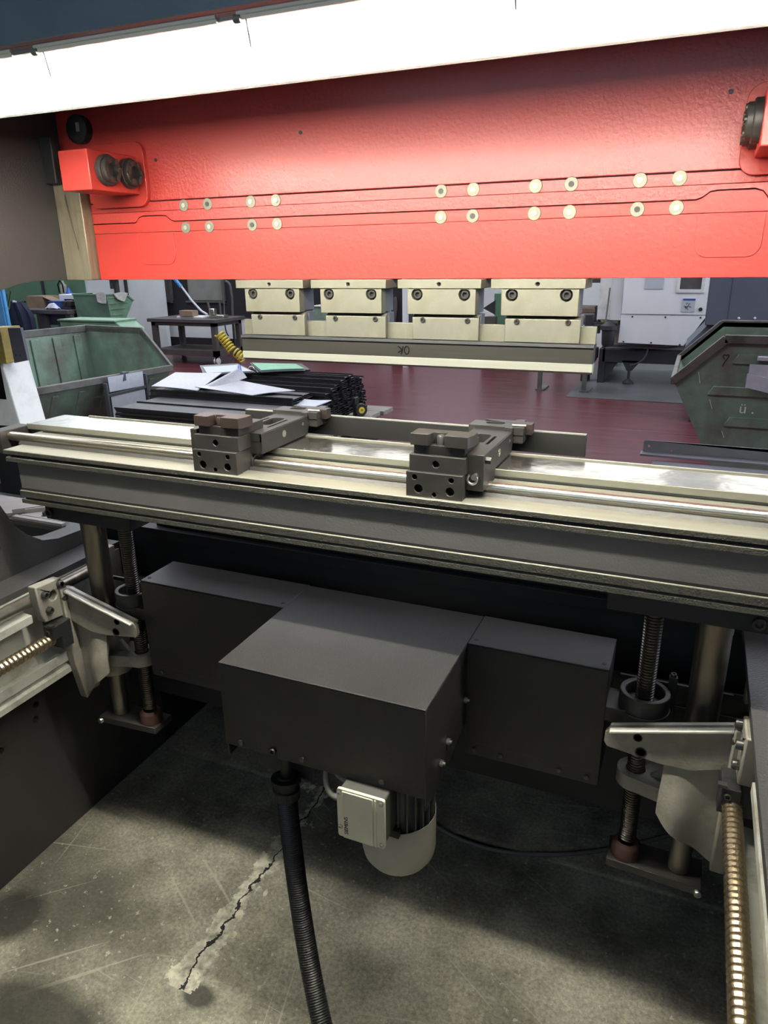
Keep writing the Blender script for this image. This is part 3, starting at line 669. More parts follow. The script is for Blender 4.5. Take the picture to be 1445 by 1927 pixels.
# ================================================================== carriages with stop fingers
def carriage(x0, label, eye):
    # x0: left edge of the front block
    t = thing('gauge_carriage', label, 'carriage', (x0+.05, 1.16, 1.164), 'stop carriages on the beam')
    w = .103
    f0 = 1.128
    hs = [circ(x0+.023, 1.181, .0078, 18), circ(x0+w-.022, 1.181, .0078, 18), circ(x0+.016, 1.2015, .0048, 14), circ(x0+w-.020, 1.2015, .0048, 14), circ(x0+.052, 1.1725, .0042, 14)]
    m = MB().prism([(x0, 1.166), (x0+w, 1.166), (x0+w, 1.211), (x0, 1.211)], f0, f0+.02, 'Y', holes=hs)
    finish('front_block', m, K['carr'], t, bev=.0008)
    finish('block_core', MB().box(x0+.001, x0+w-.001, f0+.0195, 1.231, 1.167, 1.210), K['carr'], t)
    m = MB()
    for h in hs:
        u = sum(p[0] for p in h)/len(h); v = sum(p[1] for p in h)/len(h)
        m.cyl((u, f0+.0185, v), (u, f0+.0198, v), .009 if v < 1.19 and abs(u-x0-.052) > .01 else .006, seg=14)
    finish('bore', m, K['hole'], t)
    # second step
    h2 = [circ(x0+.052, 1.2255, .0062, 16)]
    finish('middle_block', MB().prism([(x0+.003, 1.2108), (x0+w+.002, 1.2108), (x0+w+.002, 1.240), (x0+.003, 1.240)], f0+.008, f0+.024, 'Y', holes=h2).box(x0+.0035, x0+w+.0015, f0+.0238, 1.232, 1.211, 1.2398), K['carr'], t, bev=.0008)
    finish('bore', MB().cyl((x0+.052, f0+.0232, 1.2255), (x0+.052, f0+.024, 1.2255), .0066, seg=14), K['hole'], t)
    finish('neck', MB().box(x0+.008, x0+w-.002, f0+.018, 1.235, 1.2398, 1.2565), K['carr'], t, bev=.0008)
    # top clamp with the slot
    out = [(x0+.004, f0+.010), (x0+.038, f0+.010), (x0+.040, f0+.032), (x0+.066, f0+.032), (x0+.066, f0+.010), (x0+w+.004, f0+.010), (x0+w+.010, f0+.03), (x0+w+.010, f0+.052), (x0+.004, f0+.052)]
    finish('top_clamp', MB().prism(out, 1.2562, 1.277, 'Z'), K['carr_b'] if not eye else K['carr'], t, bev=.001)
    m = MB(); socket(m, (x0+.055, f0+.026, 1.2566), (0, 0, 1), .0068, .017)
    finish('clamp_screw', m, K['zinc'] if eye else K['carr_b'], t)
    # arm reaching forward over the cover to the gauge bar
    A = [(x0+.046, 1.185), (x0+w+.034, 1.185), (x0+w+.034, 1.395), (x0+.060, 1.395)]
    aw0, aw1 = x0+.052, x0+w+.026
    slot1 = rrect(aw0+.020, aw0+.050, 1.255, 1.325, .010)
    slot2 = rrect(aw0+.008, aw0+.014, 1.22, 1.32, .0025)
    slot3 = rrect(aw0+.056, aw0+.062, 1.235, 1.315, .0025)
    arm = finish('arm', MB().prism([(aw0, 1.18), (aw1, 1.18), (aw1, 1.375), (aw0, 1.375)], 1.222, 1.240, 'Z', holes=[slot1, slot2, slot3]), K['carr'], t, bev=.001)
    finish('arm_core', MB().box(aw0+.001, aw1-.004, 1.18, 1.374, 1.2005, 1.2235), K['carr'], arm)
    finish('arm_side', MB().prism([(1.18, 1.199), (1.365, 1.199), (1.376, 1.226), (1.376, 1.239), (1.18, 1.239)], aw1-.004, aw1+.002, 'X'), K['carr'], arm, bev=.0008)
    m = MB()
    m.lathe([(.0075, 0), (.0075, .001), (.005, .001), (.005, .0004), (0, .0004)], (aw1+.002, 1.265, 1.222), (1, 0, 0), 18)
    m.lathe([(.0035, 0), (.0035, .001), (0, .001)], (aw1+.002, 1.345, 1.226), (1, 0, 0), 12)
    finish('arm_pin', m, K['zinc'], arm)
    # finger head at the bar
    hx0, hx1 = aw0-.012, aw1+.022
    slot4 = rrect(hx0+.028, hx0+.066, 1.392, 1.418, .012)
    fg = finish('finger', MB().prism([(hx0, 1.372), (hx0+.075, 1.372), (hx0+.075, 1.366), (hx1-.02, 1.366), (hx1-.02, 1.372), (hx1, 1.372), (hx1, 1.419), (hx1-.012, 1.419), (hx1-.012, 1.452), (hx1-.030, 1.452), (hx1-.030, 1.436), (hx0+.02, 1.436), (hx0+.02, 1.419), (hx0, 1.419)], 1.2316, 1.2465, 'Z', holes=[slot4]), K['carr'], t, bev=.001)
    finish('finger_core', MB().box(hx0+.001, hx1-.001, 1.374, 1.417, 1.215, 1.2320), K['carr'], fg)
    finish('finger_tip', MB().box(hx1-.026, hx1+.012, 1.395, 1.418, 1.228, 1.250), K['carr_b'], fg, bev=.001)
    m = MB(); m.cyl((hx1+.002, 1.385, 1.2485), (hx1-.025, 1.383, 1.2485), .0025, seg=10)
    finish('spring_pin', m, K['zinc'], fg)
    # bearing boss round the rod
    finish('rod_bushing', MB().lathe([(.0165, 0), (.0165, .004), (.0125, .0042), (.0125, 0)], (x0+w-.0005, 1.193, 1.177), (1, 0, 0), 26), K['carr'], t)
    if eye:
        finish('side_block', MB().box(x0+w-.002, x0+w+.030, 1.152, 1.232, 1.180, 1.2445), K['carr'], t, bev=.001)
        m = MB().cyl((x0+w+.030, 1.165, 1.233), (x0+w+.040, 1.165, 1.233), .0068, seg=6)
        finish('hexagon_bolt', m, K['carr'], t)
        m = MB()
        m.tube([(x0+w+.012+.0085*math.cos(a), 1.1475-.003, 1.203+.0085*math.sin(a)) for a in [2.2+k*5.2/16 for k in range(17)]], .0024, 10)
        m.cyl((x0+w+.016, 1.153, 1.207), (x0+w+.016, 1.142, 1.207), .0055, seg=14)
        finish('grease_nipple', m, K['zinc'], t)
        finish('set_screw', MB().cyl((x0+.028, f0+.0182, 1.248), (x0+.028, f0+.0174, 1.248), .003, seg=12).cyl((x0+.076, f0+.0182, 1.248), (x0+.076, f0+.0174, 1.248), .003, seg=12), K['hole'], t)
    else:
        finish('side_block', MB().box(x0-.012, x0+.004, 1.143, 1.225, 1.200, 1.248), K['carr'], t, bev=.001)
        m = MB().tube([(x0-.008+.0045*math.cos(a), 1.152, 1.200+.0105*math.sin(a)) for a in [.6+k*5.0/14 for k in range(15)]], .0022, 10)
        finish('grease_nipple', m, K['zinc'], t)
    return t
carriage(-.897, 'blackened steel carriage with brown top clamp, the left one on the beam', False)
carriage(-.441, 'blackened steel carriage with bright screw and grease nipple, the right one on the beam', True)
# ================================================================== lifting columns, brackets and rails at both ends
YB = 1.24
def column(mir, side):
    g = lambda x: x if not mir else 2*CX-x
    t = thing('lift_column', 'dark threaded lift screw and guide tube holding up the %s end of the beam' % side, 'lift column', (g(-1.25), YB, .40))
    finish('top_block', MB(mir).box(-1.385, -1.13, 1.175, 1.31, .985, 1.0435), K['black_r'], t, bev=.003)
    m = MB(mir); m.lathe([(.010, 0), (.010, .01), (.006, .01), (.006, .004), (0, .004)], (-1.365, 1.175, 1.005), (0, -1, 0), 16)
    m.lathe([(.007, 0), (.007, .01), (0, .01)], (-1.13, 1.20, 1.02), (1, 0, 0), 12)
    finish('block_screw', m, K['bolt'], t)
    finish('guide_tube', MB(mir).lathe([(.0285, 0), (.0285, .345), (.0295, .347), (.0295, .44)], (-1.309, YB, .60), (0, 0, 1), 32), K['tube'], t)
    finish('lower_tube', MB(mir).cyl((-1.309, YB, .422), (-1.309, YB, .62), .0205, seg=28), K['tube'], t)
    m = MB(mir).thread((-1.209, YB, .46), (-1.209, YB, .99), .0165, .0058, .0026)
    finish('lift_screw', m, K['dscrew'], t)
    finish('collar', MB(mir).lathe([(.028, 0), (.028, .026), (.025, .03), (.020, .034), (.017, .034), (.017, 0)], (-1.209, YB, .4195), (0, 0, 1), 24), K['rust'], t)
    finish('base_plate', MB(mir).prism([(-1.352, 1.20), (-1.175, 1.212), (-1.175, 1.278), (-1.352, 1.278)], .402, .420, 'Z'), K['carr'], t, bev=.0015)
    m = MB(mir); socket(m, (-1.345, 1.203, .409), (-.2, -1, 0), .0075, .009)
    finish('plate_bolt', m, K['zinc'], t)
    # nut housing that the drive turns
    nh = finish('nut_housing', MB(mir).pipe((-1.209, YB, .768), (0, 0, 1), .045, .034, .034, 36), K['carr'], t, bev=.002)
    finish('nut_bearing', MB(mir).pipe((-1.209, YB, .770), (0, 0, 1), .0345, .018, .010, 28), K['black_r'], nh)
    finish('nut_flange', MB(mir).prism(circ(-1.209, YB, .047, 28), .742, .769, 'Z').box(-1.209, -1.12, 1.205, 1.275, .742, .772), K['carr'], nh, bev=.002)
    lv = finish('stop_lever', MB(mir).box(-1.262, -1.247, 1.268, 1.280, .735, .822).box(-1.36, -1.16, 1.284, 1.29, .79, .80), K['carr'], t, bev=.001)
    m = MB(mir); socket(m, (-1.2545, 1.274, .822), (0, 0, 1), .0055, .006); socket(m, (-1.2545, 1.268, .752), (0, -1, 0), .005, .005)
    finish('lever_screw', m, K['bolt'], lv)
    return t
column(False, 'left')
column(True, 'right')

def bracket(mir, side):
    g = lambda x: x if not mir else 2*CX-x
    t = thing('support_bracket', 'cast aluminium bracket reaching from the %s slide to the lift screw' % side, 'bracket', (g(-1.37), 1.18, .51))
    # long thin top arm, a waisted body below it, and a foot along the slide
    arm = [(-1.358, .806), (-1.158, .752), (-1.151, .742), (-1.150, .722), (-1.156, .712), (-1.245, .700), (-1.30, .70), (-1.358, .72)]
    finish('top_arm', MB(mir).prism(arm, 1.170, 1.182, 'Y'), K['alu'], t, bev=.002)
    m = MB(mir).prism([(-1.358, .800), (-1.158, .746), (-1.158, .752), (-1.358, .806)], 1.1605, 1.19, 'Y')
    finish('arm_rib', m, K['alu_e'], t, bev=.002)  # paler metal paints in the light striking the rib from above
    for x, z, rr in ((-1.207, .745, .008), (-1.215, .716, .0105)):
        finish('arm_hole', MB(mir).lathe([(rr, 0), (rr, .0009), (rr*.8, .001), (rr*.7, -.002), (0, -.002)], (x, 1.170, z), (0, -1, 0), 20), K['hole'] if z > .73 else K['carr'], t)
    # body: curved plate that swells into a boss round the guide tube
    grid = []
    n = 22
    for i in range(n+1):
        u = i/n; x = -1.358 + u*.102
        zt = .735 - .03*u; zb = .502 + .075*u + .02*u*u
        row = []
        bulge = .030*math.exp(-((x+1.283)/.030)**2)
        for j in range(9):
            v = j/8
            row.append((x, 1.184 - bulge*min(1, v*1.5)**1.5 + .006*(1-u), zt + (zb-zt)*v))
        grid.append(row)
    finish('body', MB(mir).sheet(grid, .012), K['alu'], t)
    # boss round the tube and lug round the screw
    finish('tube_boss', MB(mir).pipe((-1.309, YB, .555), (0, 0, 1), .046, .0225, .15, 30), K['alu'], t, bev=.003)
    lug = [(-1.209+.034*math.cos(a), YB+.034*math.sin(a)) for a in [-PI/2+k*PI/12 for k in range(13)]] + [(-1.27, YB+.03), (-1.27, 1.19)]
    lg = finish('screw_lug', MB(mir).prism(lug, .598, .628, 'Z', holes=[circ(-1.209, YB, .0185, 22)]), K['alu'], t, bev=.003)
    finish('lug_rib', MB(mir).prism([(-1.275, .628), (-1.235, .628), (-1.275, .665)], 1.225, 1.235, 'Y'), K['alu'], lg, bev=.001)
    # foot: a long strip along the slide face, tapering to the bottom
    finish('foot', MB(mir).prism([(1.155, .812), (1.20, .80), (1.205, .62), (1.20, .500), (1.178, .488), (1.160, .60)], -1.381, -1.356, 'X'), K['alu'], t, bev=.003)
    # square clamp plate with four bolts
    pl = finish('clamp_plate', MB(mir).prism([(1.092, .842), (1.168, .836), (1.184, .802), (1.186, .735), (1.104, .744), (1.096, .77)], -1.392, -1.366, 'X', holes=[circ(1.139, .802, .0125, 18)]), K['alu'], t, bev=.003)
    finish('plate_bore', MB(mir).cyl((-1.388, 1.139, .802), (-1.384, 1.139, .802), .013, seg=16), K['hole'], pl)
    for y, z in ((1.112, .815), (1.160, .823), (1.118, .772), (1.164, .786)):
        m = MB(mir); socket(m, (-1.366, y, z), (1, 0, 0), .0085, .011)
        finish('clamp_bolt', m, K['bolt'], pl)
    nb = finish('nut_bracket', MB(mir).box(-1.405, -1.345, 1.125, 1.158, .665, .735).box(-1.375, -1.345, 1.10, 1.13, .70, .735), K['black_r'], t, bev=.002)
    m = MB(mir); socket(m, (-1.355, 1.10, .722), (0, -1, 0), .006, .006); m.box(-1.352, -1.338, 1.094, 1.104, .738, .744)
    finish('nut_screw', m, K['bolt'], nb)
    return t
bracket(False, 'left')
bracket(True, 'right')

def slide(mir, side):
    g = lambda x: x if not mir else 2*CX-x
    t = thing('slide_rail', 'pale extruded slide with oily ball screw on the %s side plate' % side, 'slide rail', (g(-1.45), .6, .57))
    y0, y1 = -.3, 1.44
    c = finish('profile_web', MB(mir).box(-1.47, -1.435, y0, y1, .575, .80), K['alu_e'], t)
    finish('lower_flange', MB(mir).prism([(-1.436, .572), (-1.380, .572), (-1.380, .588), (-1.388, .592), (-1.388, .602), (-1.380, .606), (-1.380, .632), (-1.385, .632), (-1.386, .610), (-1.436, .606)], y0, 1.175, 'Y'), K['alu_e'], t, bev=.001)
    finish('upper_flange', MB(mir).prism([(-1.436, .742), (-1.398, .742), (-1.384, .750), (-1.384, .770), (-1.436, .776)], y0, 1.085, 'Y'), K['alu_e'], t, bev=.001)
    finish('guide_shaft', MB(mir).cyl((-1.405, y0, .796), (-1.405, 1.36, .796), .0155, seg=24), K['tube'], t)
    bs = finish('ball_screw', MB(mir).thread((-1.365, y0, .697), (-1.365, 1.125, .697), .0158, .0120, .0022, 36), K['screw'], t)
    zc_, xc_ = (.862, -1.372) if mir else (.818, -1.440)
    finish('scale_cover', MB(mir).prism([(FX+.002, zc_), (xc_, zc_), (xc_, zc_-.017), (xc_-.006, zc_-.017), (xc_-.006, zc_-.006), (FX+.002, zc_-.006)], y0, 1.45, 'Y'), K['frame'], t, bev=.001)
    finish('end_stop', MB(mir).box(-1.43, -1.385, 1.345, 1.375, .75, .842), K['alu'], t, bev=.002)
    finish('mounting_plate', MB(mir).box(FX+.001, -1.47, y0, 1.45, .56, .81), K['black_r'], t)
    return t
slide(False, 'left')
slide(True, 'right')

# ================================================================== drive covers, motor, hose
cc = thing('drive_cover', 'big black sheet metal cover sticking out above the motor', 'cover', (-.55, 1.13, .67), 'black drive covers')
cx0, cx1, cy0, cy1, cz0, cz1 = -.758, -.343, .964, 1.325, .668, .85
th = .003
finish('top_panel', MB().box(cx0, cx1, cy0, cy1, cz1-th, cz1), K['black'], cc, bev=.0012)
fp = [(cx0, cz0), (-.660, cz0), (-.660, cz0+.016), (-.6505, cz0+.022), (-.641, cz0+.016), (-.641, cz0-.002), (cx1, cz0-.002), (cx1, cz1-.0035), (cx0, cz1-.0035)]
finish('front_panel', MB().prism(fp, cy0, cy0+th, 'Y'), K['black'], cc, bev=.0008)
sp = [(cy0+.0035, cz0-.03), (1.05, cz0-.03), (1.20, cz0), (cy1, cz0), (cy1, cz1-.0035), (cy0+.0035, cz1-.0035)]
sl = rrect(1.080, 1.086, .685, .72, .0028)
finish('side_panel', MB().prism(sp, cx1-th, cx1, 'X', holes=[sl]), K['black'], cc, bev=.0008)
finish('side_panel', MB().prism(sp, cx0, cx0+th, 'X'), K['black'], cc, bev=.0008)
for x in (-.722, -.588, -.425):
    finish('cover_screw', MB().lathe([(.0062, 0), (.0055, .003), (.003, .0042), (0, .0042)], (x, cy0, cz0+.012), (0, -1, 0), 18), K['bolt'], cc)
m = MB(); socket(m, (-.6505, cy0+.003, cz0+.012), (0, -1, 0), .0066, .008)
finish('cover_screw', m, K['bolt'], cc)
for y, z in ((1.195, .727), (1.083, .706), (1.045, .685)):
    m = MB(); m.cyl((cx1, y, z), (cx1+.006, y, z), .0062, seg=6); m.cyl((cx1+.006, y, z), (cx1+.010, y, z), .003, seg=10)
    finish('side_screw', m, K['zinc'], cc)
def wing(xa, xb, label, right):
    t = thing('drive_cover', label, 'cover', ((xa+xb)/2, 1.26, .6), 'black drive covers')
    y0, y1, z0, z1 = 1.204, 1.328, .592, .85
    finish('top_panel', MB().box(xa, xb, y0, y1, z1-th, z1), K['black'], t, bev=.0012)
    finish('front_panel', MB().box(xa, xb, y0, y0+th, z0+.03, z1-.0035), K['black'], t, bev=.0008)
    finish('bottom_flange', MB().box(xa, xb, y0+.002, y0+.005, z0, z0+.0295).box(xa, xb, y0+.0055, y1, z0-.002, z0), K['black'], t, bev=.0006)
    xe = xb if right else xa
    finish('end_panel', MB().box(min(xe, xe-(th if right else -th)), max(xe, xe-(th if right else -th)), y0+.0055, y1, z0+.0005, z1-.0035), K['black'], t, bev=.0008)
    xs = (xa+.02, xa+.075, xb-.075, xb-.022) if right else (xa+.03, xb-.03)
    for x in xs:
        finish('cover_screw', MB().lathe([(.0055, 0), (.005, .003), (.0028, .004), (0, .004)], (x, y0+.002, z0+.014), (0, -1, 0), 16), K['bolt'], t)
    for x in ((xa+.012, xb-.012)):
        finish('top_hole', MB().lathe([(.0042, 0), (.0042, .0006), (0, .0006)], (x, y0+.02, z1), (0, 0, 1), 14), K['hole'], t)
wing(-1.150, -.7585, 'flat black sheet metal cover in the shade left of the big cover', False)
wing(-.3425, -.075, 'flat black sheet metal cover joining the big cover on its right', True)
hb = thing('hose_bracket', 'bent black plate under the big cover where the hose is clamped', 'bracket', (-.66, 1.0, .59))
finish('plate', MB().prism(rrect(-.73, -.60, .572, .70, .012, corners=(1, 1, 0, 0)), 1.03, 1.033, 'Y'), K['black_r'], hb, bev=.0008)
finish('tab', MB().prism([(-.752, .63), (-.735, .63), (-.735, .69), (-.752, .69)], 1.02, 1.023, 'Y'), K['black_r'], hb)

mo = thing('drive_motor', 'grey electric motor hanging under the big black cover', 'motor', (-.435, 1.05, .43))
mx_, my_ = -.430, 1.055
finish('fan_cowl', MB().lathe([(0, .430), (.048, .430), (.062, .436), (.0705, .449), (.0735, .465), (.0735, .548), (.0722, .548), (.0722, .47), (0, .46)], (mx_, my_, 0), (0, 0, 1), 48), K['motor'], mo)
finish('fan_guard', MB().lathe([(0, .520), (.0722, .520), (.0722, .524), (0, .524)], (mx_, my_, 0), (0, 0, 1), 40), K['hole'], mo)
st_ = finish('stator', MB().cyl((mx_, my_, .525), (mx_, my_, .70), .0605, seg=36), K['motor_d'], mo)
m = MB()
for k in range(26):
    a = 2*PI*k/26
    d = Vector((math.cos(a), math.sin(a), 0))
    p = Vector((mx_, my_, 0)) + d*.0655
    m.obox((p.x, p.y, .53), (p.x, p.y, .70), .0032, .012, (d.x, d.y, 0))
finish('cooling_fin', m, K['motor_d'], st_)
finish('cowl_notch', MB().prism([(-.478, .566), (-.40, .562), (-.40, .546), (-.43, .547), (-.455, .553)], .978, .99, 'Y'), K['hole'], mo)
tb = finish('terminal_box', MB().box(-.497, -.409, .937, 1.0, .566, .664), K['motor_d'], mo, bev=.003)
lid = finish('lid', MB().prism(rrect(-.500, -.407, .562, .668, .005), .931, .9372, 'Y'), K['lid'], tb, bev=.0012)
finish('lid_panel', MB().box(-.4885, -.4285, .9285, .9315, .5625, .6655).box(-.4255, -.4225, .9285, .9315, .5625, .6655), K['lid'], tb, bev=.001)
for x, z in ((-.4945, .660), (-.413, .660), (-.4945, .585), (-.413, .570)):
    m = MB(); socket(m, (x, .931, z), (0, -1, 0), .0042, .0035, 14)
    finish('lid_screw', m, K['zinc'], tb)
text_mesh('raised_lettering', 'SIEMENS', .0105, frame4((-.4815, .9284, .592), (0, 0, 1), (-1, 0, 0)), K['carr'], tb, .0005)
finish('cable_gland', MB().cyl((-.497, .962, .618), (-.512, .962, .618), .0085, seg=8).cyl((-.512, .962, .618), (-.520, .962, .618), .007, seg=14).cyl((-.497, .985, .642), (-.511, .985, .642), .0075, seg=8), K['cable'], tb)
bz = lambda p, n=24: [tuple(Vector(p[0])*(1-t)**3 + Vector(p[1])*3*t*(1-t)**2 + Vector(p[2])*3*t*t*(1-t) + Vector(p[3])*t**3) for t in [i/n for i in range(n+1)]]
finish('motor_cable', MB().tube(bz([(-.519, .962, .618), (-.545, .962, .618), (-.548, .975, .66), (-.537, .99, .72)]), .0058, 12).tube(bz([(-.511, .985, .642), (-.528, .985, .642), (-.532, .985, .66), (-.535, .985, .70)]), .005, 12), K['cable'], mo)

hs_ = thing('corrugated_hose', 'black corrugated hose hanging from the cover down to the floor', 'hose', (-.50, .85, 0))
pts = [(-.648, 1.0, .60)] + bz([(-.646, .992, .560), (-.636, .985, .40), (-.600, .945, .23), (-.520, .868, .135)], 150) + bz([(-.520, .868, .135), (-.46, .81, .065), (-.38, .74, .021), (-.25, .66, .021)], 70)[1:]
# resample evenly for the rings of the hose
res = [Vector(pts[0])]; acc = 0; stp = .0024; last = Vector(pts[0])
for p in pts[1:]:
    p = Vector(p)
    while (p-last).length >= stp:
        last = last + (p-last).normalized()*stp; res.append(last.copy())
finish('hose', MB().tube(res, .0208, 18, ribs=.0018), K['rubber'], hs_)
finish('hose_fitting', MB().lathe([(.018, 0), (.0275, 0), (.0275, .018), (.024, .020), (.024, .034), (.030, .034), (.030, .042), (.018, .042)], (-.646, .992, .553), (-.03, .12, 1), 22), K['rubber'], hs_)
finish('conduit', MB().tube(bz([(-.645, .996, .59), (-.65, 1.0, .63), (-.645, 1.0, .66), (-.64, 1.01, .70)]), .011, 12), K['rubber'], hs_)
solo('floor_cable', MB().tube(bz([(.20, 1.90, .008), (-.02, 1.68, .008), (-.22, 1.565, .008), (-.38, 1.56, .008)], 24) + bz([(-.38, 1.56, .008), (-.48, 1.557, .008), (-.58, 1.59, .008), (-.66, 1.68, .008)], 14)[1:], .006, 10), K['cable'], 'thin grey cable curving over the dark floor behind the motor', 'cable', (-.2, 1.5, 0))

# ================================================================== lamp over the work area, upper stand-in panel
lt = thing('fluorescent_lamp', 'glowing white fluorescent trough lamp running across the top', 'lamp', (CX, .89, 1.80))
lx0, lx1 = -1.43, .25
outer = [(.752, 1.800), (.760, 1.800), (.84, 1.815), (.90, 1.843), (.95, 1.850), (.985, 1.846), (1.006, 1.826), (1.016, 1.800), (1.026, 1.799), (1.026, 1.803), (1.018, 1.804), (1.009, 1.829), (.987, 1.850), (.95, 1.854), (.898, 1.847), (.839, 1.819), (.758, 1.804), (.752, 1.804)]
finish('reflector', MB().prism(outer, lx0, lx1, 'X'), K['white_r'], lt)
for y in (.982,):
    tb_ = finish('tube', MB().cyl((lx0+.03, y, 1.8065), (lx1-.03, y, 1.8065), .013, seg=20), K['tubeglow'], lt)
seg_x = [(-1.42, -1.07), (-1.045, -.803), (-.765, -.506), (-.480, -.225), (-.195, .06)]
for a, b in seg_x:
    lp = finish('lip_bar', MB().box(a, b, .7495, .7525, 1.7988, 1.8035).cyl((a, .7495, 1.8040), (b, .7495, 1.8040), .0022, seg=10), K['cream'], lt)
    finish('clip_pin', MB().cyl((a+.006, .757, 1.80), (a+.007, .762, 1.775), .0009, seg=8).cyl((a-.004, .751, 1.7995), (a+.004, .751, 1.7995), .0045, seg=10), K['white_r'], lp)
finish('gear_tray', MB().box(lx0, lx1, .815, .86, 1.91, 1.94), K['white_r'], lt, bev=.003)
for x in (-1.41, .23):
    finish('hanger', MB().box(x-.012, x+.012, .862, .874, 1.833, 2.72), K['carr'], lt)
uc = thing('upper_cover', 'slate grey cover panel above the lamp at the top left', 'cover', (CX, 1.35, 2.0))
finish('panel', MB().box(FX+.002, .303, 1.18, 1.20, 1.955, 2.74), K['slate'], uc, bev=.002)
finish('return_edge', MB().box(FX+.002, .303, 1.20, 1.51, 1.955, 1.958), K['slate'], uc)
finish('top_panel', MB().box(FX+.002, .303, .2, 1.18, 2.725, 2.74), K['slate'], uc)
# ================================================================== steel containers on the far side
def container(name, label, loc, rotz, col, L=1.09, group=None, feet=True, rimcol=None, sc=1.0, zs=1.0):
    # local frame: +x from the lip to the high back, y along the length
    t = thing(name, label, 'container', loc, group)
    base = Vector(loc)
    def fin(n, mb, mt, bev=0.0, par=None):
        if zs != 1.0 and n != 'skid': mb.v = [(x*sc, y, 1.11-(1.11-z)*zs) for x, y, z in mb.v]
        elif sc != 1.0: mb.v = [(x*sc, y, z*(1.11-.89*zs)/.22) for x, y, z in mb.v]
        me_o = finish(n, mb, mt, None, bev)
        me_o.parent = par or t; me_o['_base'] = tuple(loc); return me_o
    rc = rimcol or K['rim']
    prof = [(0, .85), (.26, 1.11), (.84, 1.11), (.78, .22), (.33, .22)]
    T = .005
    def panel(a, b, y0, y1):       # a wall panel between two profile points
        m = MB(); d = Vector((b[0]-a[0], b[1]-a[1])).normalized(); n = Vector((-d.y, d.x))*T
        m.prism([a, b, (b[0]+n.x, b[1]+n.y), (a[0]+n.x, a[1]+n.y)], y0, y1, 'Y'); return m
    fin('front_wall', panel(prof[4], prof[0], 0, L), col)
    fin('back_wall', panel(prof[2], prof[3], 0, L), col)
    fin('bottom', panel(prof[3], prof[4], 0, L), col)
    for y in (0, L-T):
        sd = fin('side_wall', MB().prism(prof, y, y+T, 'Y'), col)
        o = -1 if y == 0 else 1
        ym = y if y == 0 else y+T
        m = MB()
        for (xa, xb, z) in ((.30, .80, .99), (.19, .79, .80), (.30, .79, .62), (.38, .78, .42)):
            m.prism([(xa, z-.028), (xb, z-.028), (xb-.012, z+.028), (xa+.03, z+.028)], ym, ym+o*.010, 'Y')
        fin('pressed_rib', m, col, bev=.008, par=sd)
    m = MB()
    k = 0
    for i in range(6):                 # corrugations of the back and front walls
        y = .10 + i*(L-.20)/5
        m2 = [(.776, .26), (.832, 1.06)]
        m.obox((.772, y, .26), (.827, y, 1.06), .06, .014, (1, 0, 0))
    fin('corrugation', m, col, bev=.004)
    m = MB()
    for i in range(5):
        y = .16 + i*(L-.32)/4
        m.obox((.318, y, .26), (.022, y, .80), .045, .014, (1, 0, .5))
    fin('corrugation', m, col, bev=.004)
    fin('lip_rim', MB().obox((-.006, -.012, .85), (-.006, L+.012, .85), .028, .045), rc, bev=.004)
    fin('back_rim', MB().obox((.845, -.012, 1.10), (.845, L+.012, 1.10), .024, .05), rc, bev=.004)
    for y in (-.006, L+.006):
        m = MB()
        m.obox((-.006, y, .845), (.255, y, 1.102), .022, .05); m.obox((.245, y, 1.10), (.85, y, 1.10), .022, .05)
        fin('side_rim', m, rc, bev=.004)
    for y in (.06, L-.14):
        fin('skid', MB().box(.34, .78, y, y+.08, 0, .22), K['cnc_d'])
    t.rotation_euler = (0, 0, rotz)
    return t
# left container faces right; its lip runs from (-3.58, 3.10) to (-3.45, 4.19)
cl = container('green_container', 'worn dark green open container at the left with a sheet holder on its lip', (-3.45, 4.19, 0), PI - .119, K['bin'], 1.098)
cr = container('green_container', 'dark green container at the right edge with stencilled letter', (-.095, 4.70, 0), 0.0, K['bin'], 1.08)
cf = container('green_container', 'pale green ribbed container with grey rags hung on its rim', (-9.26, 9.68, 0), -PI/2, K['bin_l'], .69, sc=.69, zs=.46, rimcol=K['bin_l'])
gc = thing('green_crate', 'pale green low crate with a sloping end behind the worn dark green container', 'crate', (-5.9, 6.15, 0))
gp = [(-6.107, 6.0, 0.924), (-5.574, 6.0, 0.984), (-5.447, 6.0, 0.9)]
finish('body', MB().prism([(-6.35, .1), (gp[2][0]-.1, .1), (gp[2][0], gp[2][2]), (gp[1][0], gp[1][2]), (-6.35, gp[1][2])], 6.0, 6.3, 'Y'), K['bin_l'], gc, bev=.01)
finish('rim', MB().box(-6.37, gp[1][0], 5.985, 6.315, gp[1][2], gp[1][2]+.02), K['bin_l'], gc, bev=.004)
finish('skid', MB().box(-6.3, -5.6, 6.05, 6.25, 0, .1), K['cnc_d'], gc)
# marks on the right container
def on_right(name, txt, p, size, m):
    o = text_mesh(name, txt, size, frame4(p, (1, 0, 0), (0, 0, 1)), m, cr, .0006)
    return o
text_mesh('stencil_letter', 'ü .', .085, frame4((.322, 4.6992, .700), (1, 0, 0), (0, 0, 1)), K['stencil'], cr, .0005)
m = MB()
for pts_ in ([(.165, .985), (.155, 1.003), (.163, 1.012), (.172, 1.004), (.176, 1.012), (.186, 1.010), (.184, .998), (.166, .965), (.160, .945)],):
    m.tube([(x, 4.699, z) for x, z in pts_], .0018, 6)
finish('scribble', m, K['mark'], cr)
m = MB()
for (a, b) in (((.035, .905), (.05, .84)), ((.115, .745), (.135, .69)), ((.205, .56), (.222, .52))):
    m.obox((a[0], 4.6988, a[1]), (b[0], 4.6988, b[1]), .002, .012, (0, 1, 0))
finish('paint_scrape', m, K['stencil'], cr)
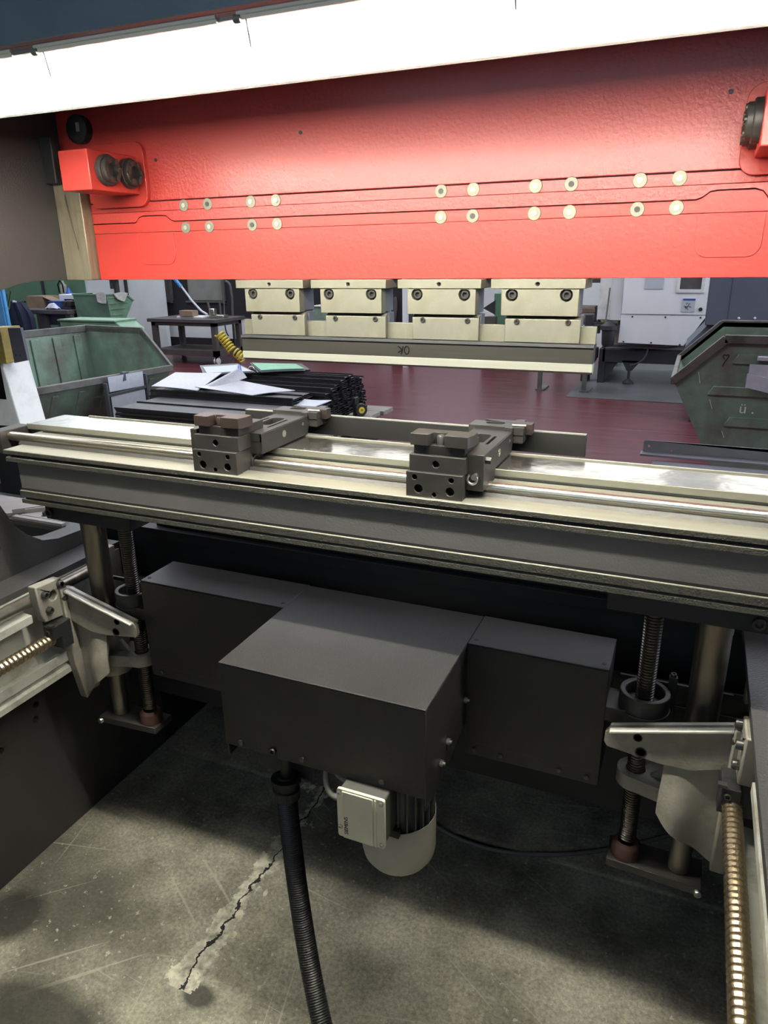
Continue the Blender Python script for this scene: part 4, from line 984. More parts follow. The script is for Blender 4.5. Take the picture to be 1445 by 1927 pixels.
# papers in a wire pocket on the right container
pp = thing('paper_pocket', 'folded white papers in a holder on the right container', 'papers', (.37, 4.66, .93))
finish('paper', MB().sheet([[(.300+.17*i/4, 4.668-.01*math.sin(i), z) for z in (.845, .88, .925, .965)] for i in range(5)], .004), K['paper'], pp)
finish('folded_paper', MB().sheet([[(.292+.18*i/4, 4.652-.006*math.cos(i), .835+.04*j-.010*i) for j in range(3)] for i in range(5)], .004), K['paper'], pp)
finish('holder', MB().box(.335, .52, 4.665, 4.694, .985, 1.01), K['paper'], pp, bev=.004)

# sheet holder hung on the lip of the left container
shx = -3.505
def lipx(y): return -3.45 + (y-4.19)*(.13/1.09) + .058
sh = thing('sheet_holder', 'grey metal frame holding two white sheets on the left container lip', 'sheet holder', (lipx(3.72), 3.72, .5))
ya, yb = 3.565, 3.895
m = MB()
m.obox((lipx(ya), ya, .50), (lipx(ya), ya, .835), .03, .014, (0, 1, 0)); m.obox((lipx(yb), yb, .50), (lipx(yb), yb, .855), .03, .014, (0, 1, 0))
m.obox((lipx(ya), ya, .50), (lipx(yb), yb, .50), .014, .03)
m.obox((lipx(ya)+.006, ya, .755), (lipx(yb)+.006, yb, .765), .008, .018)
finish('frame', m, K['plate_g'], sh, bev=.002)
finish('hook', MB().prism([(3.70, .83), (3.78, .83), (3.76, .885), (3.72, .885)], lipx(3.74)-.03, lipx(3.74)+.004, 'X'), K['plate_g'], sh, bev=.002)
for z0, z1, dy in ((.775, .872, 0), (.51, .75, .005)):
    finish('paper', MB().sheet([[(lipx(y)+.004, y, z) for z in (z0, (z0+z1)/2, z1)] for y in (ya+.022+dy, 3.73, yb-.02)], .002), K['paper'], sh)

# ================================================================== stacks of black profiles on a low trolley
pal = thing('pallet', 'weathered grey wooden platform under the stacks of black profiles', 'pallet', (-2.4, 3.65, 0))
for i in range(8):
    y = 2.98 + i*.163
    finish('board', MB().box(-3.02, -1.78+(.02 if i % 2 else 0), y, y+.155, .634, .66), K['board'], pal, bev=.002)
finish('frame', MB().box(-2.98, -1.84, 3.02, 3.08, .56, .634).box(-2.98, -1.84, 4.15, 4.21, .56, .634).box(-2.98, -2.90, 3.02, 4.2, 0, .56).box(-1.92, -1.84, 3.02, 4.2, 0, .56), K['cnc_d'], pal)
rnd = random.Random(4)
def uprof(x0, x1, wy, hz=.0095, T=.0022):
    return MB().prism([(0, 0), (wy, 0), (wy, hz), (wy-T, hz), (wy-T, T), (T, T), (T, hz), (0, hz)], x0, x1, 'X')
def stack(n, x0, x1, ys, wy, z0, label, group, jl, jr, step=.010, limit=None, stair=0.0):
    proto = None
    for c, y in enumerate(ys):
        nn = n[c] if isinstance(n, (list, tuple)) else n
        for i in range(nn):
            if proto is None or (proto['_w'] != wy):
                o = solo('steel_profile', uprof(0, x1-x0, wy), K['profile'], label, 'profile', (0, 0, 0), group)
                o['_w'] = wy; proto = o
            else:
                o = proto.copy(); C.objects.link(o)
                if (i*5+c*3) % 4 == 0:
                    pass
            o.location = (x0 + rnd.uniform(-jl, jl) + rnd.uniform(-jr, jr) - stair*(i/nn)*(1 if c % 2 == 0 else .6), y + rnd.uniform(-.004, .004), z0 + i*step)
stack(15, -2.935, -2.055, [3.06, 3.25], .185, .66, 'black folded profile in the low front stack nearest the beam', 'profiles in the front stack', .008, .004)
stack(18, -3.03, -2.04, [3.465, 3.585], .115, .66, 'black folded profile in the middle stack under the printed sheets', 'profiles in the middle stack', .004, .014)
stack([17, 19, 20, 22, 23, 23, 21, 20], -2.90, -1.93, [3.715+.064*k for k in range(8)], .061, .66, 'black folded profile in the stair-stepped rear stack under the binder', 'profiles in the rear stack', .0, .011, stair=.035)
def quadsheet(p, nu=6, nv=5, wav=.004, seed=0):
    a, b, c, d = [Vector(q) for q in p]
    return [[tuple((a*(1-u)+b*u)*(1-v) + (d*(1-u)+c*u)*v + Vector((0, 0, wav*math.sin(3*u+seed)*math.cos(4*v+seed)))) for v in [j/nv for j in range(nv+1)]] for u in [i/nu for i in range(nu+1)]]
p1 = [(-3.008, 3.465, 0.856), (-2.669, 3.465, 0.846), (-2.686, 3.74, 0.912), (-3.041, 3.74, 0.899)]
solo('printed_sheet', MB().sheet(quadsheet(p1), .004), K['sleeve'], 'printed sheet in a clear sleeve on the left part of the middle stack', 'paper', p1[0], 'sheets on the middle stack')
p2 = [(q[0], q[1], q[2]+.022) for q in ((-2.688, 3.47, 0.847), (-2.3, 3.47, 0.816), (-2.123, 3.66, 0.828), (-2.554, 3.66, 0.865))]
solo('printed_sheet', MB().sheet(quadsheet(p2, seed=2), .004), K['sleeve'], 'printed sheet with ragged front edge on the right part of the middle stack', 'paper', p2[0], 'sheets on the middle stack')
cx_, cz_ = p1[1][0]+.015, p1[1][2]+.02
fl = thing('sleeve_flap', 'curled clear sleeve with punched edge and purple print between the two sheets', 'plastic sleeve', (p1[1][0], 3.6, p1[1][2]))
finish('curl', MB().sheet([[(p1[1][0]-.03+.115*u+.10*v, 3.49+.22*v, p1[1][2]+.006+.045*v+.052*math.sin(u*PI)*(.15+.85*v)) for v in [j/5 for j in range(6)]] for u in [i/9 for i in range(10)]], .002), K['sleeve'], fl)
solo('loose_sheet', MB().sheet(quadsheet([(-2.028, 3.47, 0.785), (-1.937, 3.47, 0.782), (-1.856, 3.6, 0.817), (-2.075, 3.6, 0.813)], wav=.008), .004), K['paper'], 'crumpled white sheet tucked at the right end of the middle stack', 'paper', (-1.952, 3.5, 0.793))
solo('steel_profile', MB().box(*(-1.975, -1.80), 3.46, 3.60, .66, .735), K['profile2'], 'short black offcut block beside the crumpled white sheet', 'profile', (-1.9, 3.5, .66))
# ring binder lying open on the rear stack
bn = thing('ring_binder', 'open black ring binder with a white and a green page on the rear stack', 'binder', (-2.5, 3.95, .885))
def lie(q, z): return q
zt = .895
B1 = [(-2.763, 3.663, 0.893), (-2.494, 3.817, 0.893), (-2.902, 4.188, 0.893), (-3.047, 4.008, 0.893)]
bl = [(-2.811, 3.722, 0.892), (-2.553, 3.921, 0.892), (-2.912, 4.248, 0.892), (-3.103, 4.078, 0.892)]
finish('cover', MB().sheet(quadsheet(bl, wav=0), .010), K['rubber'], bn)
br_ = [(-2.546, 3.924, 0.892), (-2.276, 4.131, 0.892), (-2.482, 4.381, 0.892), (-2.844, 4.297, 0.892)]
finish('cover', MB().sheet(quadsheet(br_, wav=0), .010), K['rubber'], bn)
finish('white_page', MB().sheet(quadsheet([(-2.812, 3.759, 0.9), (-2.587, 3.926, 0.9), (-2.843, 4.153, 0.9), (-3.013, 3.993, 0.9)], wav=.002), .006), K['paper'], bn)
finish('green_page', MB().sheet(quadsheet([(-2.502, 3.9, 0.914), (-2.27, 4.046, 0.914), (-2.438, 4.225, 0.914), (-2.751, 4.183, 0.914)], wav=.002), .004), K['gsheet'], bn)
finish('page_block', MB().sheet(quadsheet([(-2.507, 3.908, 0.906), (-2.272, 4.055, 0.906), (-2.439, 4.233, 0.906), (-2.755, 4.189, 0.906)], wav=.002), .012), K['paper'], bn)
rp_ = (-2.612, 3.991, 0.9)
finish('ring', MB().tube([(rp_[0]-.02+.022*math.cos(a), rp_[1], rp_[2]+.022*math.sin(a)) for a in [k*PI/8 for k in range(9)]], .003, 8), K['zinc'], bn)
finish('pen', MB().cyl((-2.635, 3.867, 0.906), (-2.78, 4.073, 0.906), .010, seg=12), K['blue'], bn)
cw = thing('caster_wheel', 'small black wheel with yellow hub at the right end of the rear stack', 'wheel', (-1.88, 3.93, .70))
finish('tyre', MB().lathe([(.018, -.014), (.036, -.014), (.040, -.008), (.040, .008), (.036, .014), (.018, .014), (.018, -.014)], (-1.83, 3.93, .701), (.75, -.66, 0), 28), K['rubber'], cw)
finish('hub', MB().lathe([(.020, 0), (.020, .016), (.007, .017), (.006, .012), (0, .012)], (-1.83, 3.93, .701), (.75, -.66, 0), 22), K['yellow'], cw)
finish('fork', MB().box(-1.875, -1.855, 3.91, 3.96, .665, .775), K['rubber'], cw, bev=.003)

# ================================================================== front sheet support at the right
fs = thing('sheet_support', 'flat dark support table with an upright flanged edge, right foreground beyond the beam', 'support table', (.35, 2.1, 0))
finish('flange', MB().prism(rrect(-.112, 1.2, .992, 1.026, .006, corners=(0, 0, 0, 1)), 2.30, 2.304, 'Y', holes=[circ(-.096, 1.008, .004, 12), circ(-.03, .999, .003, 10)]), K['plate_g'], fs, bev=.0006)
finish('flange', MB().box(-.118, 1.2, 2.262, 2.304, .985, .9915), K['plate_g'], fs, bev=.001)
finish('table_top', MB().box(-.080, 1.2, 1.72, 2.26, .945, .975), K['plate_g'], fs, bev=.002)
for x in (.0, 1.1):
    finish('leg', MB().box(x, x+.05, 2.0, 2.05, 0, .945), K['cnc_d'], fs)

# ================================================================== control housing at the far left of the press
ch = thing('control_housing', 'scuffed white slanted panel with a grey drilled plate at the left edge', 'control housing', (-2.35, 1.95, 0))
a_ = [(-2.312, 1.9, 1.306), (-2.29, 1.9, 1.306), (-2.292, 1.9, 1.026), (-2.394, 1.9, 0.992)]
finish('white_panel', MB().prism([(-2.70, .975), (-2.288, .99), (-2.322, 1.21), (-2.335, 1.30), (-2.70, 1.30)], 1.90, 2.02, 'Y'), K['white_p'], ch, bev=.004)
finish('post', MB().box(-2.72, -2.64, 1.93, 2.01, 0, 1.2), K['cnc_d'], ch)
finish('dark_slot', MB().box(-2.42, -2.335, 1.897, 1.90, 1.09, 1.235), K['mark'], ch)
cp = [(-2.204, 1.85, 1.355), (-2.143, 1.85, 1.357), (-2.135, 1.85, 1.247), (-2.201, 1.85, 1.235)]
finish('cover_plate', MB().prism([(q[0], q[2]) for q in cp], 1.85, 1.862, 'Y', holes=[circ(cp[3][0]+.012, cp[3][2]+.03, .0028, 10), circ(cp[3][0]+.035, cp[3][2]+.028, .0028, 10), circ(cp[3][0]+.012, cp[3][2]+.024, .0026, 10)]), K['plate_g'], ch, bev=.001)
tbk = [(-2.343, 1.87, 1.351), (-2.258, 1.87, 1.354), (-2.257, 1.87, 1.229), (-2.351, 1.87, 1.225)]
finish('terminal_block', MB().prism([(q[0], q[2]) for q in tbk], 1.864, 1.95, 'Y'), K['ochre'], ch, bev=.002)

# ================================================================== things in the far left of the hall
wb = thing('workbench', 'dark workbench against the green wall, strewn with tools and boxes', 'workbench', (-10.0, 9.5, 0))
finish('bench_top', MB().box(-10.95, -9.32, 9.0, 9.9, .80, .87), K['table'], wb, bev=.01)
finish('bench_drawer', MB().box(-9.95, -9.36, 9.12, 9.8, .62, .80), K['cnc_d'], wb)
for x, y in ((-10.9, 9.05), (-9.98, 9.05), (-9.43, 9.05), (-10.9, 9.8), (-9.43, 9.8)):
    finish('leg', MB().box(x, x+.10, y, y+.08, 0, .80), K['table'], wb)
jk = thing('work_jacket', 'navy blue work jacket hanging over the front edge of the bench', 'jacket', (-10.25, 8.95, .4))
g_ = []
for i in range(13):
    u = i/12
    row = []
    for j in range(9):
        v = j/8
        wd = .30*(.42+.58*min(1, v*3.2))*(1-.22*v)
        x = -10.28 + (u-.5)*2*wd + .07*v
        row.append((x, 8.93 - .10*math.sin(u*PI)*(1-.4*v) - .018*math.sin(u*22), 1.02 - .66*v - .10*abs(u-.5)*(1-v)))
    g_.append(row)
finish('body', MB().sheet(g_, .03), K['navy'], jk)
finish('hanger', MB().box(-10.30, -10.24, 9.01, 9.04, .87, 1.0).box(-10.30, -10.24, 8.90, 9.04, .98, 1.0), K['cnc_d'], jk)
finish('collar', MB().tube([(-10.30, 8.84, .985), (-10.265, 8.82, 1.005), (-10.22, 8.84, .99)], .018, 8), K['paper'], jk)
def bx(name, p, s, m, label, cat, grp=None, bev=.006):
    return solo(name, MB().box(p[0]-s[0]/2, p[0]+s[0]/2, p[1]-s[1]/2, p[1]+s[1]/2, p[2], p[2]+s[2]), m, label, cat, p, grp, bev)
t = thing('cardboard_box', 'open brown cardboard box behind the navy jacket', 'box', (-10.1, 9.5, .87))
finish('body', MB().box(-10.62, -10.25, 9.4, 9.75, .87, 1.06), K['card'], t); finish('flap', MB().obox((-10.25, 9.5, 1.05), (-9.98, 9.5, .96), .2, .01, (0, 0, 1)), K['card'], t)
t = thing('storage_tray', 'small bright blue plastic tray on the bench', 'tray', (-9.62, 9.2, .87))
finish('body', MB().prism([(-9.85, .872), (-9.65, .872), (-9.63, .985), (-9.87, .985)], 9.17, 9.35, 'Y'), K['blue'], t, bev=.006); finish('rim', MB().box(-9.88, -9.62, 9.16, 9.36, .985, .995), K['blue'], t)
t = thing('tool_case', 'pale grey tool case behind the blue tray', 'case', (-9.35, 9.5, .87))
finish('body', MB().box(-9.90, -9.42, 9.42, 9.75, .871, 1.09), K['cnc'], t, bev=.01); finish('handle', MB().tube([(-9.75, 9.41, 1.0), (-9.73, 9.37, 1.01), (-9.58, 9.37, 1.01), (-9.56, 9.41, 1.0)], .01, 8), K['mark'], t)
rb = random.Random(2)
blob = []
for i in range(9):
    blob.append([(-9.70+.24*(i/8-.5)*1.0, 9.07+.10*(j/6-.5), .874+.09*math.sin(PI*i/8)*math.sin(PI*(j+.5)/7)+rb.uniform(0, .02)) for j in range(7)])
solo('plastic_bag', MB().sheet(blob, .01), K['paper'], 'crumpled white plastic bag at the front of the bench', 'bag', (-9.62, 9.06, .87))
t = thing('bench_vise', 'dark bench vise standing right of the white bag', 'vise', (-9.25, 9.1, .87))
finish('base', MB().box(-9.52, -9.38, 9.12, 9.26, .871, .92), K['cnc_d'], t, bev=.01); finish('jaw', MB().box(-9.54, -9.46, 9.11, 9.27, .92, 1.0).box(-9.44, -9.36, 9.11, 9.27, .92, 1.0), K['carr'], t, bev=.008)
finish('spindle', MB().cyl((-9.54, 9.19, .95), (-9.60, 9.19, .95), .014, seg=10).cyl((-9.59, 9.12, .95), (-9.59, 9.26, .95), .007, seg=8), K['carr'], t)
t = thing('wall_bottle', 'dark spray bottle hanging on the green wall above the jacket', 'bottle', (-11.35, 10.9, 1.05))
finish('body', MB().lathe([(0, 0), (.06, 0), (.065, .02), (.065, .16), (.03, .20), (.02, .25), (0, .25)], (-11.30, 10.9, 1.02), (0, 0, 1), 18), K['rag'], t); finish('strap', MB().tube([(-11.36, 10.84, 1.05), (-11.37, 10.84, 1.2), (-11.31, 10.84, 1.27), (-11.25, 10.84, 1.2), (-11.25, 10.84, 1.05)], .012, 8), K['mark'], t)
m = MB()
for k in range(5):
    m.cyl((-11.45+.03*k, 9.6, .87), (-11.62+.10*k, 9.62, 1.08+.05*(k % 3)), .008, seg=8)
solo('steel_rods', m, K['carr'], 'bundle of thin rods leaning at the left end of the bench', 'rods', (-11.45, 9.6, .87))
t = thing('floor_cabinet', 'pale white cabinet standing under the bench', 'cabinet', (-9.2, 9.3, 0))
finish('body', MB().box(-9.85, -9.45, 9.25, 9.7, 0.0, .60), K['cnc'], t, bev=.006); finish('cable', MB().tube(bz([(-9.75, 9.24, .5), (-9.65, 9.23, .3), (-9.6, 9.23, .3), (-9.65, 9.23, .1)]), .01, 8), K['mark'], t)
t = thing('blue_cabinet', 'bright blue panel at the left picture edge', 'cabinet', (-10.6, 8.0, 0))
finish('body', MB().box(-10.6, -9.49, 8.0, 8.05, 0, 1.336), K['sky'], t, bev=.02); finish('door', MB().box(-10.55, -9.53, 7.985, 8.0, .05, 1.30), K['sky'], t, bev=.004)
t = thing('bench_drill', 'dark drill stand rising behind the pale green container', 'drill stand', (-9.35, 10.2, .8))
finish('column', MB().cyl((-9.35, 10.2, 0), (-9.35, 10.2, 1.5), .04, seg=14), K['cnc_d'], t); finish('head', MB().box(-9.48, -9.25, 10.1, 10.35, 1.30, 1.50), K['carr'], t, bev=.02); finish('spindle', MB().cyl((-9.42, 10.16, 1.30), (-9.42, 10.16, 1.15), .03, seg=12), K['carr'], t)
solo('blue_bag', MB().lathe([(0, 0), (.06, .02), (.075, .1), (.07, .2), (.03, .27), (.02, .31), (0, .31)], ((-10.075, 9.82, 1.018)[0], 9.82, .871), (0, 0, 1), 14), K['blue'], 'blue sack behind the tool case left of the pale green container', 'sack', (-9.9, 9.82, .871))
# rags over the rim of the pale green container
for (pa, pb, pc, pd, lb_) in (((-8.763, 9.09, 1.118), (-8.57, 9.09, 1.119), (-8.568, 9.06, 0.977), (-8.725, 9.06, 1.0), 'grey rag on the near corner of the pale green container'),
                          ((-8.55, 9.229, 1.113), (-8.55, 9.552, 1.106), (-8.53, 9.434, 0.989), (-8.53, 9.275, 1.038), 'larger grey rag on the right rim of the pale green container')):
    solo('rag', MB().sheet(quadsheet([pa, pb, pc, pd], wav=.02), .02), K['rag'], lb_, 'rag', pc, 'rags on the container')

# ================================================================== rolling table in the middle distance
rt_ = thing('rolling_table', 'grey steel table on white castors in front of the dark partition', 'table', (-7.6, 10.1, 0))
X0, X1, Y0, Y1 = -8.27, -7.02, 9.70, 10.45
finish('table_top', MB().box(X0-.05, X1+.05, Y0-.04, Y1+.05, .655, .71), K['table'], rt_, bev=.006)
finish('apron', MB().box(X0, X1, Y0, Y0+.03, .60, .655).box(X1-.03, X1, Y0, Y1, .60, .655), K['table'], rt_)
for x, y in ((X0, Y0), (X1-.08, Y0), (X0, Y1-.08), (X1-.08, Y1-.08)):
    finish('leg', MB().box(x, x+.08, y, y+.08, .13, .655), K['table'], rt_)
finish('lower_shelf', MB().box(X0, X1, Y0, Y1, .13, .22), K['table'], rt_)
for x, y in ((X0+.04, Y0+.04), (X1-.04, Y0+.04), (X0+.04, Y1-.04), (X1-.04, Y1-.04)):
    cs = finish('castor', MB().cyl((x-.035, y, .055), (x-.012, y, .055), .055, seg=20).cyl((x+.012, y, .055), (x+.035, y, .055), .055, seg=20), K['white_p'], rt_, bev=.006)
    finish('castor_fork', MB().box(x-.010, x+.010, y-.03, y+.03, .05, .13), K['mark'], cs)
t = thing('steel_block', 'reddish steel block on a grey plate on the rolling table', 'block', (-8.0, 9.95, .71))
finish('base_plate', MB().box(-7.86, -7.36, 9.85, 10.1, .711, .74), K['cnc'], t, bev=.004); finish('block', MB().box(-7.78, -7.52, 9.82, 9.98, .74, .83), K['card'], t, bev=.006)
t.location = (-8.0, 9.95, .71)
t = thing('bench_tool', 'small clamping tool with upright rods on the rolling table', 'tool', (-7.28, 10.0, .71))
finish('base', MB().box(-7.30, -7.02, 9.95, 10.1, .711, .76), K['zinc'], t, bev=.01); finish('rod', MB().cyl((-7.29, 10.0, .76), (-7.33, 10.0, .95), .018, seg=10), K['table'], t); finish('rod', MB().cyl((-7.10, 10.0, .76), (-7.10, 10.0, .97), .016, seg=10), K['table'], t)
finish('clamp', MB().box(-7.28, -7.18, 9.93, 10.02, .76, .86), K['zinc'], t, bev=.015)
t = thing('air_line', 'blue and white air hose hanging down to the rolling table', 'hose', (-7.7, 10.2, 1.0))
finish('hose', MB().tube([(-8.35, 10.2, 1.9), (-8.06, 10.2, 1.28), (-7.92, 10.2, 1.12), (-7.80, 10.2, .97), (-7.62, 10.2, .80), (-7.45, 10.12, .752)], .018, 10), K['paper'], t); finish('blue_coil', MB().thread((-8.10, 10.2, 1.31), (-7.96, 10.2, 1.16), .034, .03, .014, 12), K['sky'], t)
t = thing('coiled_air_hose', 'yellow spiral air hose hanging beside the rolling table leg', 'hose', (-6.55, 10.0, .0))
def coil(a, b, r, n, w_=.014):
    a, b = Vector(a), Vector(b); d = (b-a); u = d.normalized().orthogonal(); v = d.normalized().cross(u)
    return MB().tube([tuple(a + d*(i/(n*12)) + (u*math.cos(2*PI*i/12)+v*math.sin(2*PI*i/12))*r) for i in range(n*12+1)], w_, 6)
finish('coil', coil((-6.808, 9.5, 0.525), (-6.59, 9.5, 0.266), .055, 7), K['yellow'], t); finish('coil', coil((-6.533, 9.5, 0.244), (-6.397, 9.5, 0.144), .055, 3), K['yellow'], t)
finish('drop_hose', MB().tube(bz([(-7.419, 10.6, 1.261), (-7.44, 10.6, 0.648), (-7.36, 10.4, 0.491), (-7.124, 10.2, 0.411)]), .01, 8), K['table'], t)
t = thing('lamp_arm', 'thin grey stand with bent top behind the rolling table', 'stand', (-7.0, 10.6, 0))
finish('pole', MB().cyl((-7.289, 10.6, 0.65), (-7.265, 10.6, 0.997), .022, seg=10), K['table'], t); finish('hook', MB().tube(bz([(-7.265, 10.6, 0.997), (-7.295, 10.6, 1.125), (-7.252, 10.6, 1.235), (-7.377, 10.6, 1.261)]), .02, 8), K['table'], t)
finish('pole_foot', MB().cyl(((-7.289, 10.6, 0.65)[0], 10.6, 0), (-7.289, 10.6, 0.65), .022, seg=10), K['table'], t)

# ================================================================== machining centre on the right
cn = thing('machining_centre', 'light grey machining centre with lower white panel behind the punch', 'machine', (-.45, 9.6, 0))
s_ = 9.6
def PY(*q): return [(p[0], p[2]) for p in q]
finish('lower_panel', MB().prism(PY((-0.904, 9.6, 0.542), (-0.135, 9.6, 0.526), (0.076, 9.6, 0.878), (-0.89, 9.6, 0.883)), 9.6, 9.75, 'Y'), K['cnc'], cn, bev=.006)
dz = (-0.423, 9.6, 1.179)[2]
up_ = PY((-0.891, 9.6, 0.889), (0.08, 9.6, 0.891)) + [(.10, 2.3), (-.90, 2.3)]
w0, w1 = (-0.255, 9.6, 1.161), (-0.018, 9.6, 1.31)
dd = finish('door', MB().prism(up_, 9.59, 9.62, 'Y', holes=[rect(w0[0], -.02, w0[2]+.02, 1.9)]), K['cnc'], cn, bev=.006)
finish('viewing_window', MB().box(w0[0]+.001, -.021, 9.60, 9.615, w0[2]+.021, 1.899), K['table'], dd)
finish('window_surround', MB().prism(rect(w0[0]-.04, .02, w0[2]-.02, 1.94), 9.575, 9.59, 'Y', holes=[rect(w0[0], -.02, w0[2]+.02, 1.9)]), K['white_p'], dd, bev=.004)
k_ = (0.003, 9.6, 0.956)
finish('lock', MB().cyl((k_[0], 9.59, k_[2]), (k_[0], 9.575, k_[2]), .022, seg=14), K['carr'], dd)
finish('side_column', MB().box(-1.18, -.905, 9.75, 10.2, .80, 2.3), K['cnc'], cn, bev=.006)
finish('column_cover', MB().box(-1.19, -1.05, 9.74, 9.75, .81, 2.3), K['white_p'], cn, bev=.002)
finish('machine_body', MB().box(-.90, .14, 9.76, 11.2, .56, 2.3), K['cnc_d'], cn)
finish('casting', MB().box(-1.10, .02, 9.9, 11.0, .42, .78), K['cnc_b'], cn, bev=.02)
finish('base_frame', MB().box(-1.10, .05, 9.8, 9.95, .27, .44).box(-1.14, -1.06, 9.8, 11, 0, .44).box(-.06, .04, 9.8, 11, 0, .44), K['cnc_d'], cn, bev=.006)
finish('gusset', MB().prism([(-1.06, .30), (-.88, .30), (-1.06, .02)], 9.82, 9.84, 'Y').prism([(-.85, .30), (-.62, .30), (-.72, .17), (-.78, .17)], 9.80, 9.84, 'Y'), K['cnc_d'], cn)
finish('levelling_foot', MB().cyl((-.75, 9.82, .02), (-.75, 9.82, .2), .018, seg=12).lathe([(.07, 0), (.07, .02), (.025, .06), (0, .06)], (-.75, 9.82, .004), (0, 0, 1), 18), K['cnc_d'], cn)
finish('hanging_cable', MB().tube(bz([(-1.1, 9.72, .47), (-.9, 9.70, .55), (-.6, 9.70, .40), (-.1, 9.72, .53)]), .013, 8).tube(bz([(-.56, 9.72, .62), (-.52, 9.70, .40), (-.56, 9.70, .30), (-.74, 9.72, .25)]), .010, 8), K['table'], cn)
for px, py in ((1193,595), (1252,596), (1318,597), (1172,601), (1175,644), (1225,646), (1278,649)):
    q = (-0.739, 9.6, 0.866)
for q in ((-0.757, 9.6, 0.859), (-0.377, 9.6, 0.859), (0.015, 9.6, 0.859), (-0.835, 9.6, 0.556), (-0.509, 9.6, 0.553), (-0.178, 9.6, 0.537)):
    finish('panel_screw', MB().lathe([(.011, 0), (.009, .006), (0, .006)], (q[0], 9.6, q[2]), (0, -1, 0), 10), K['carr'], cn)
q0, q1 = (-0.65, 9.55, 1.186), (-0.436, 9.55, 1.313)
solo('notice_sheet', MB().box(q0[0], q1[0], 9.582, 9.588, q0[2], 1.45), K['paper'], 'white paper notice taped to the machining centre door', 'notice', (q0[0], 9.585, q0[2]))
q0, q1 = (-0.21, 9.58, 0.925), (-0.064, 9.58, 1.078)
sg = thing('safety_label', 'square white label with a blue header on the machining centre door', 'label', (q0[0], 9.585, q0[2]))
finish('plate', MB().box(q0[0], q1[0], 9.582, 9.589, q0[2], q1[2]), K['paper'], sg)
finish('header', MB().box(q0[0]+.01, q1[0], 9.579, 9.582, q1[2]-.02, q1[2]), K['blue'], sg)
m = MB(); rr_ = random.Random(9)
for k in range(9):
    x = rr_.uniform(q0[0]+.03, q1[0]-.04); z = rr_.uniform(q0[2]+.03, q1[2]-.05)
    m.obox((x, 9.580, z), (x+rr_.uniform(.008, .03), 9.580, z+rr_.uniform(-.01, .02)), .002, .008)
finish('diagram', m, K['table'], sg)
fr = thing('air_filter', 'black air filter bowl on a thin pipe left of the white panel', 'filter', (-1.05, 9.7, .55))
finish('bowl', MB().lathe([(0, 0), (.06, 0), (.075, .02), (.085, .19), (.10, .20), (.10, .25), (.05, .30), (0, .30)], (-1.02, 9.58, .50), (0, 0, 1), 20), K['cnc_d'], fr); finish('valve', MB().cyl((-1.10, 9.58, .775), (-.92, 9.58, .775), .035, seg=12), K['carr'], fr); finish('pipe', MB().cyl((-1.07, 9.58, .70), (-1.05, 9.58, 1.2), .010, seg=8), K['zinc'], fr)
wh = thing('machine_stand', 'black upright machine support right behind the punch end', 'stand', (-1.3, 9.9, 0))
finish('post', MB().box(-1.36, -1.26, 9.85, 10.05, 0, .86).box(-1.26, -1.17, 9.87, 10.0, .30, .44), K['cnc_d'], wh, bev=.01); finish('bracket', MB().box(-1.26, -1.17, 9.9, 10.0, .62, .72).prism([(-1.26, .3), (-1.17, .3), (-1.26, .12)], 9.88, 9.9, 'Y'), K['cnc_d'], wh)

ts = thing('steel_trestle', 'low grey trestle whose two legs show under the punch end', 'trestle', (-1.5, 9.0, 0))
finish('top', MB().box(-1.82, -1.14, 8.95, 9.35, .50, .54), K['table'], ts)
for x in (-1.76, -1.22):
    finish('leg', MB().box(x, x+.05, 9.0, 9.05, 0, .50), K['rim'], ts); finish('foot', MB().box(x-.02, x+.09, 8.98, 9.3, 0, .02), K['rim'], ts)

# tall blue grey machine beside it
bg_ = thing('blue_grey_cabinet', 'tall blue grey machine enclosure above the right container', 'cabinet', (.6, 7.6, 0))
finish('enclosure', MB().prism(PY((0.056, 7.5, 0.946)) + [(1.6, .92), (1.6, 2.4), ((0.049, 7.5, 1.365)[0], 2.4)], 7.5, 8.4, 'Y'), K['bluegrey'], bg_, bev=.006)
qs_ = (0.247, 7.5, 1.364)
finish('panel_seam', MB().box(qs_[0]-.004, qs_[0]+.004, 7.494, 7.5, .96, 2.4), K['bluegrey'], bg_)
finish('skirt', MB().prism([(-.09, .50), (1.5, .50), (1.5, .96), (.09, .96), (-.09, .74)], 7.56, 8.3, 'Y'), K['bluegrey'], bg_, bev=.006)
finish('plinth', MB().box(.02, 1.45, 7.65, 8.25, 0, .50), K['cnc_d'], bg_)
for q in ((0.333, 7.5, 1.013), (0.464, 7.5, 1.015)):
    finish('rivet', MB().lathe([(.012, 0), (.008, .008), (0, .008)], (q[0], 7.5, q[2]), (0, -1, 0), 12), K['paper'], bg_)

# shelves seen between the last holder and the machining centre
sv = thing('tool_shelf', 'open shelf of boxes and tools between the last holder and the machining centre', 'shelf', (-1.6, 11.5, 0))
finish('upright', MB().box(-1.98, -1.90, 11.4, 11.9, 0, 2.0).box(-1.10, -1.04, 11.4, 11.9, 0, 2.0), K['greenw'], sv)
for z in (.60, 1.20, 1.60):
    finish('shelf_board', MB().box(-1.90, -1.10, 11.4, 11.9, z, z+.04), K['table'], sv)
t = thing('wooden_crate', 'pale brown crate on the lowest visible shelf', 'crate', (-1.65, 11.6, .64))
finish('body', MB().box(-1.86, -1.45, 11.45, 11.8, .641, .86), K['cnc_b'], t, bev=.006); finish('slat', MB().box(-1.87, -1.44, 11.44, 11.45, .66, .70).box(-1.87, -1.44, 11.44, 11.45, .78, .83), K['card'], t)
t = thing('oil_bottle', 'ochre bottle with pale cap beside the pale brown crate', 'bottle', (-1.3, 11.5, .64))
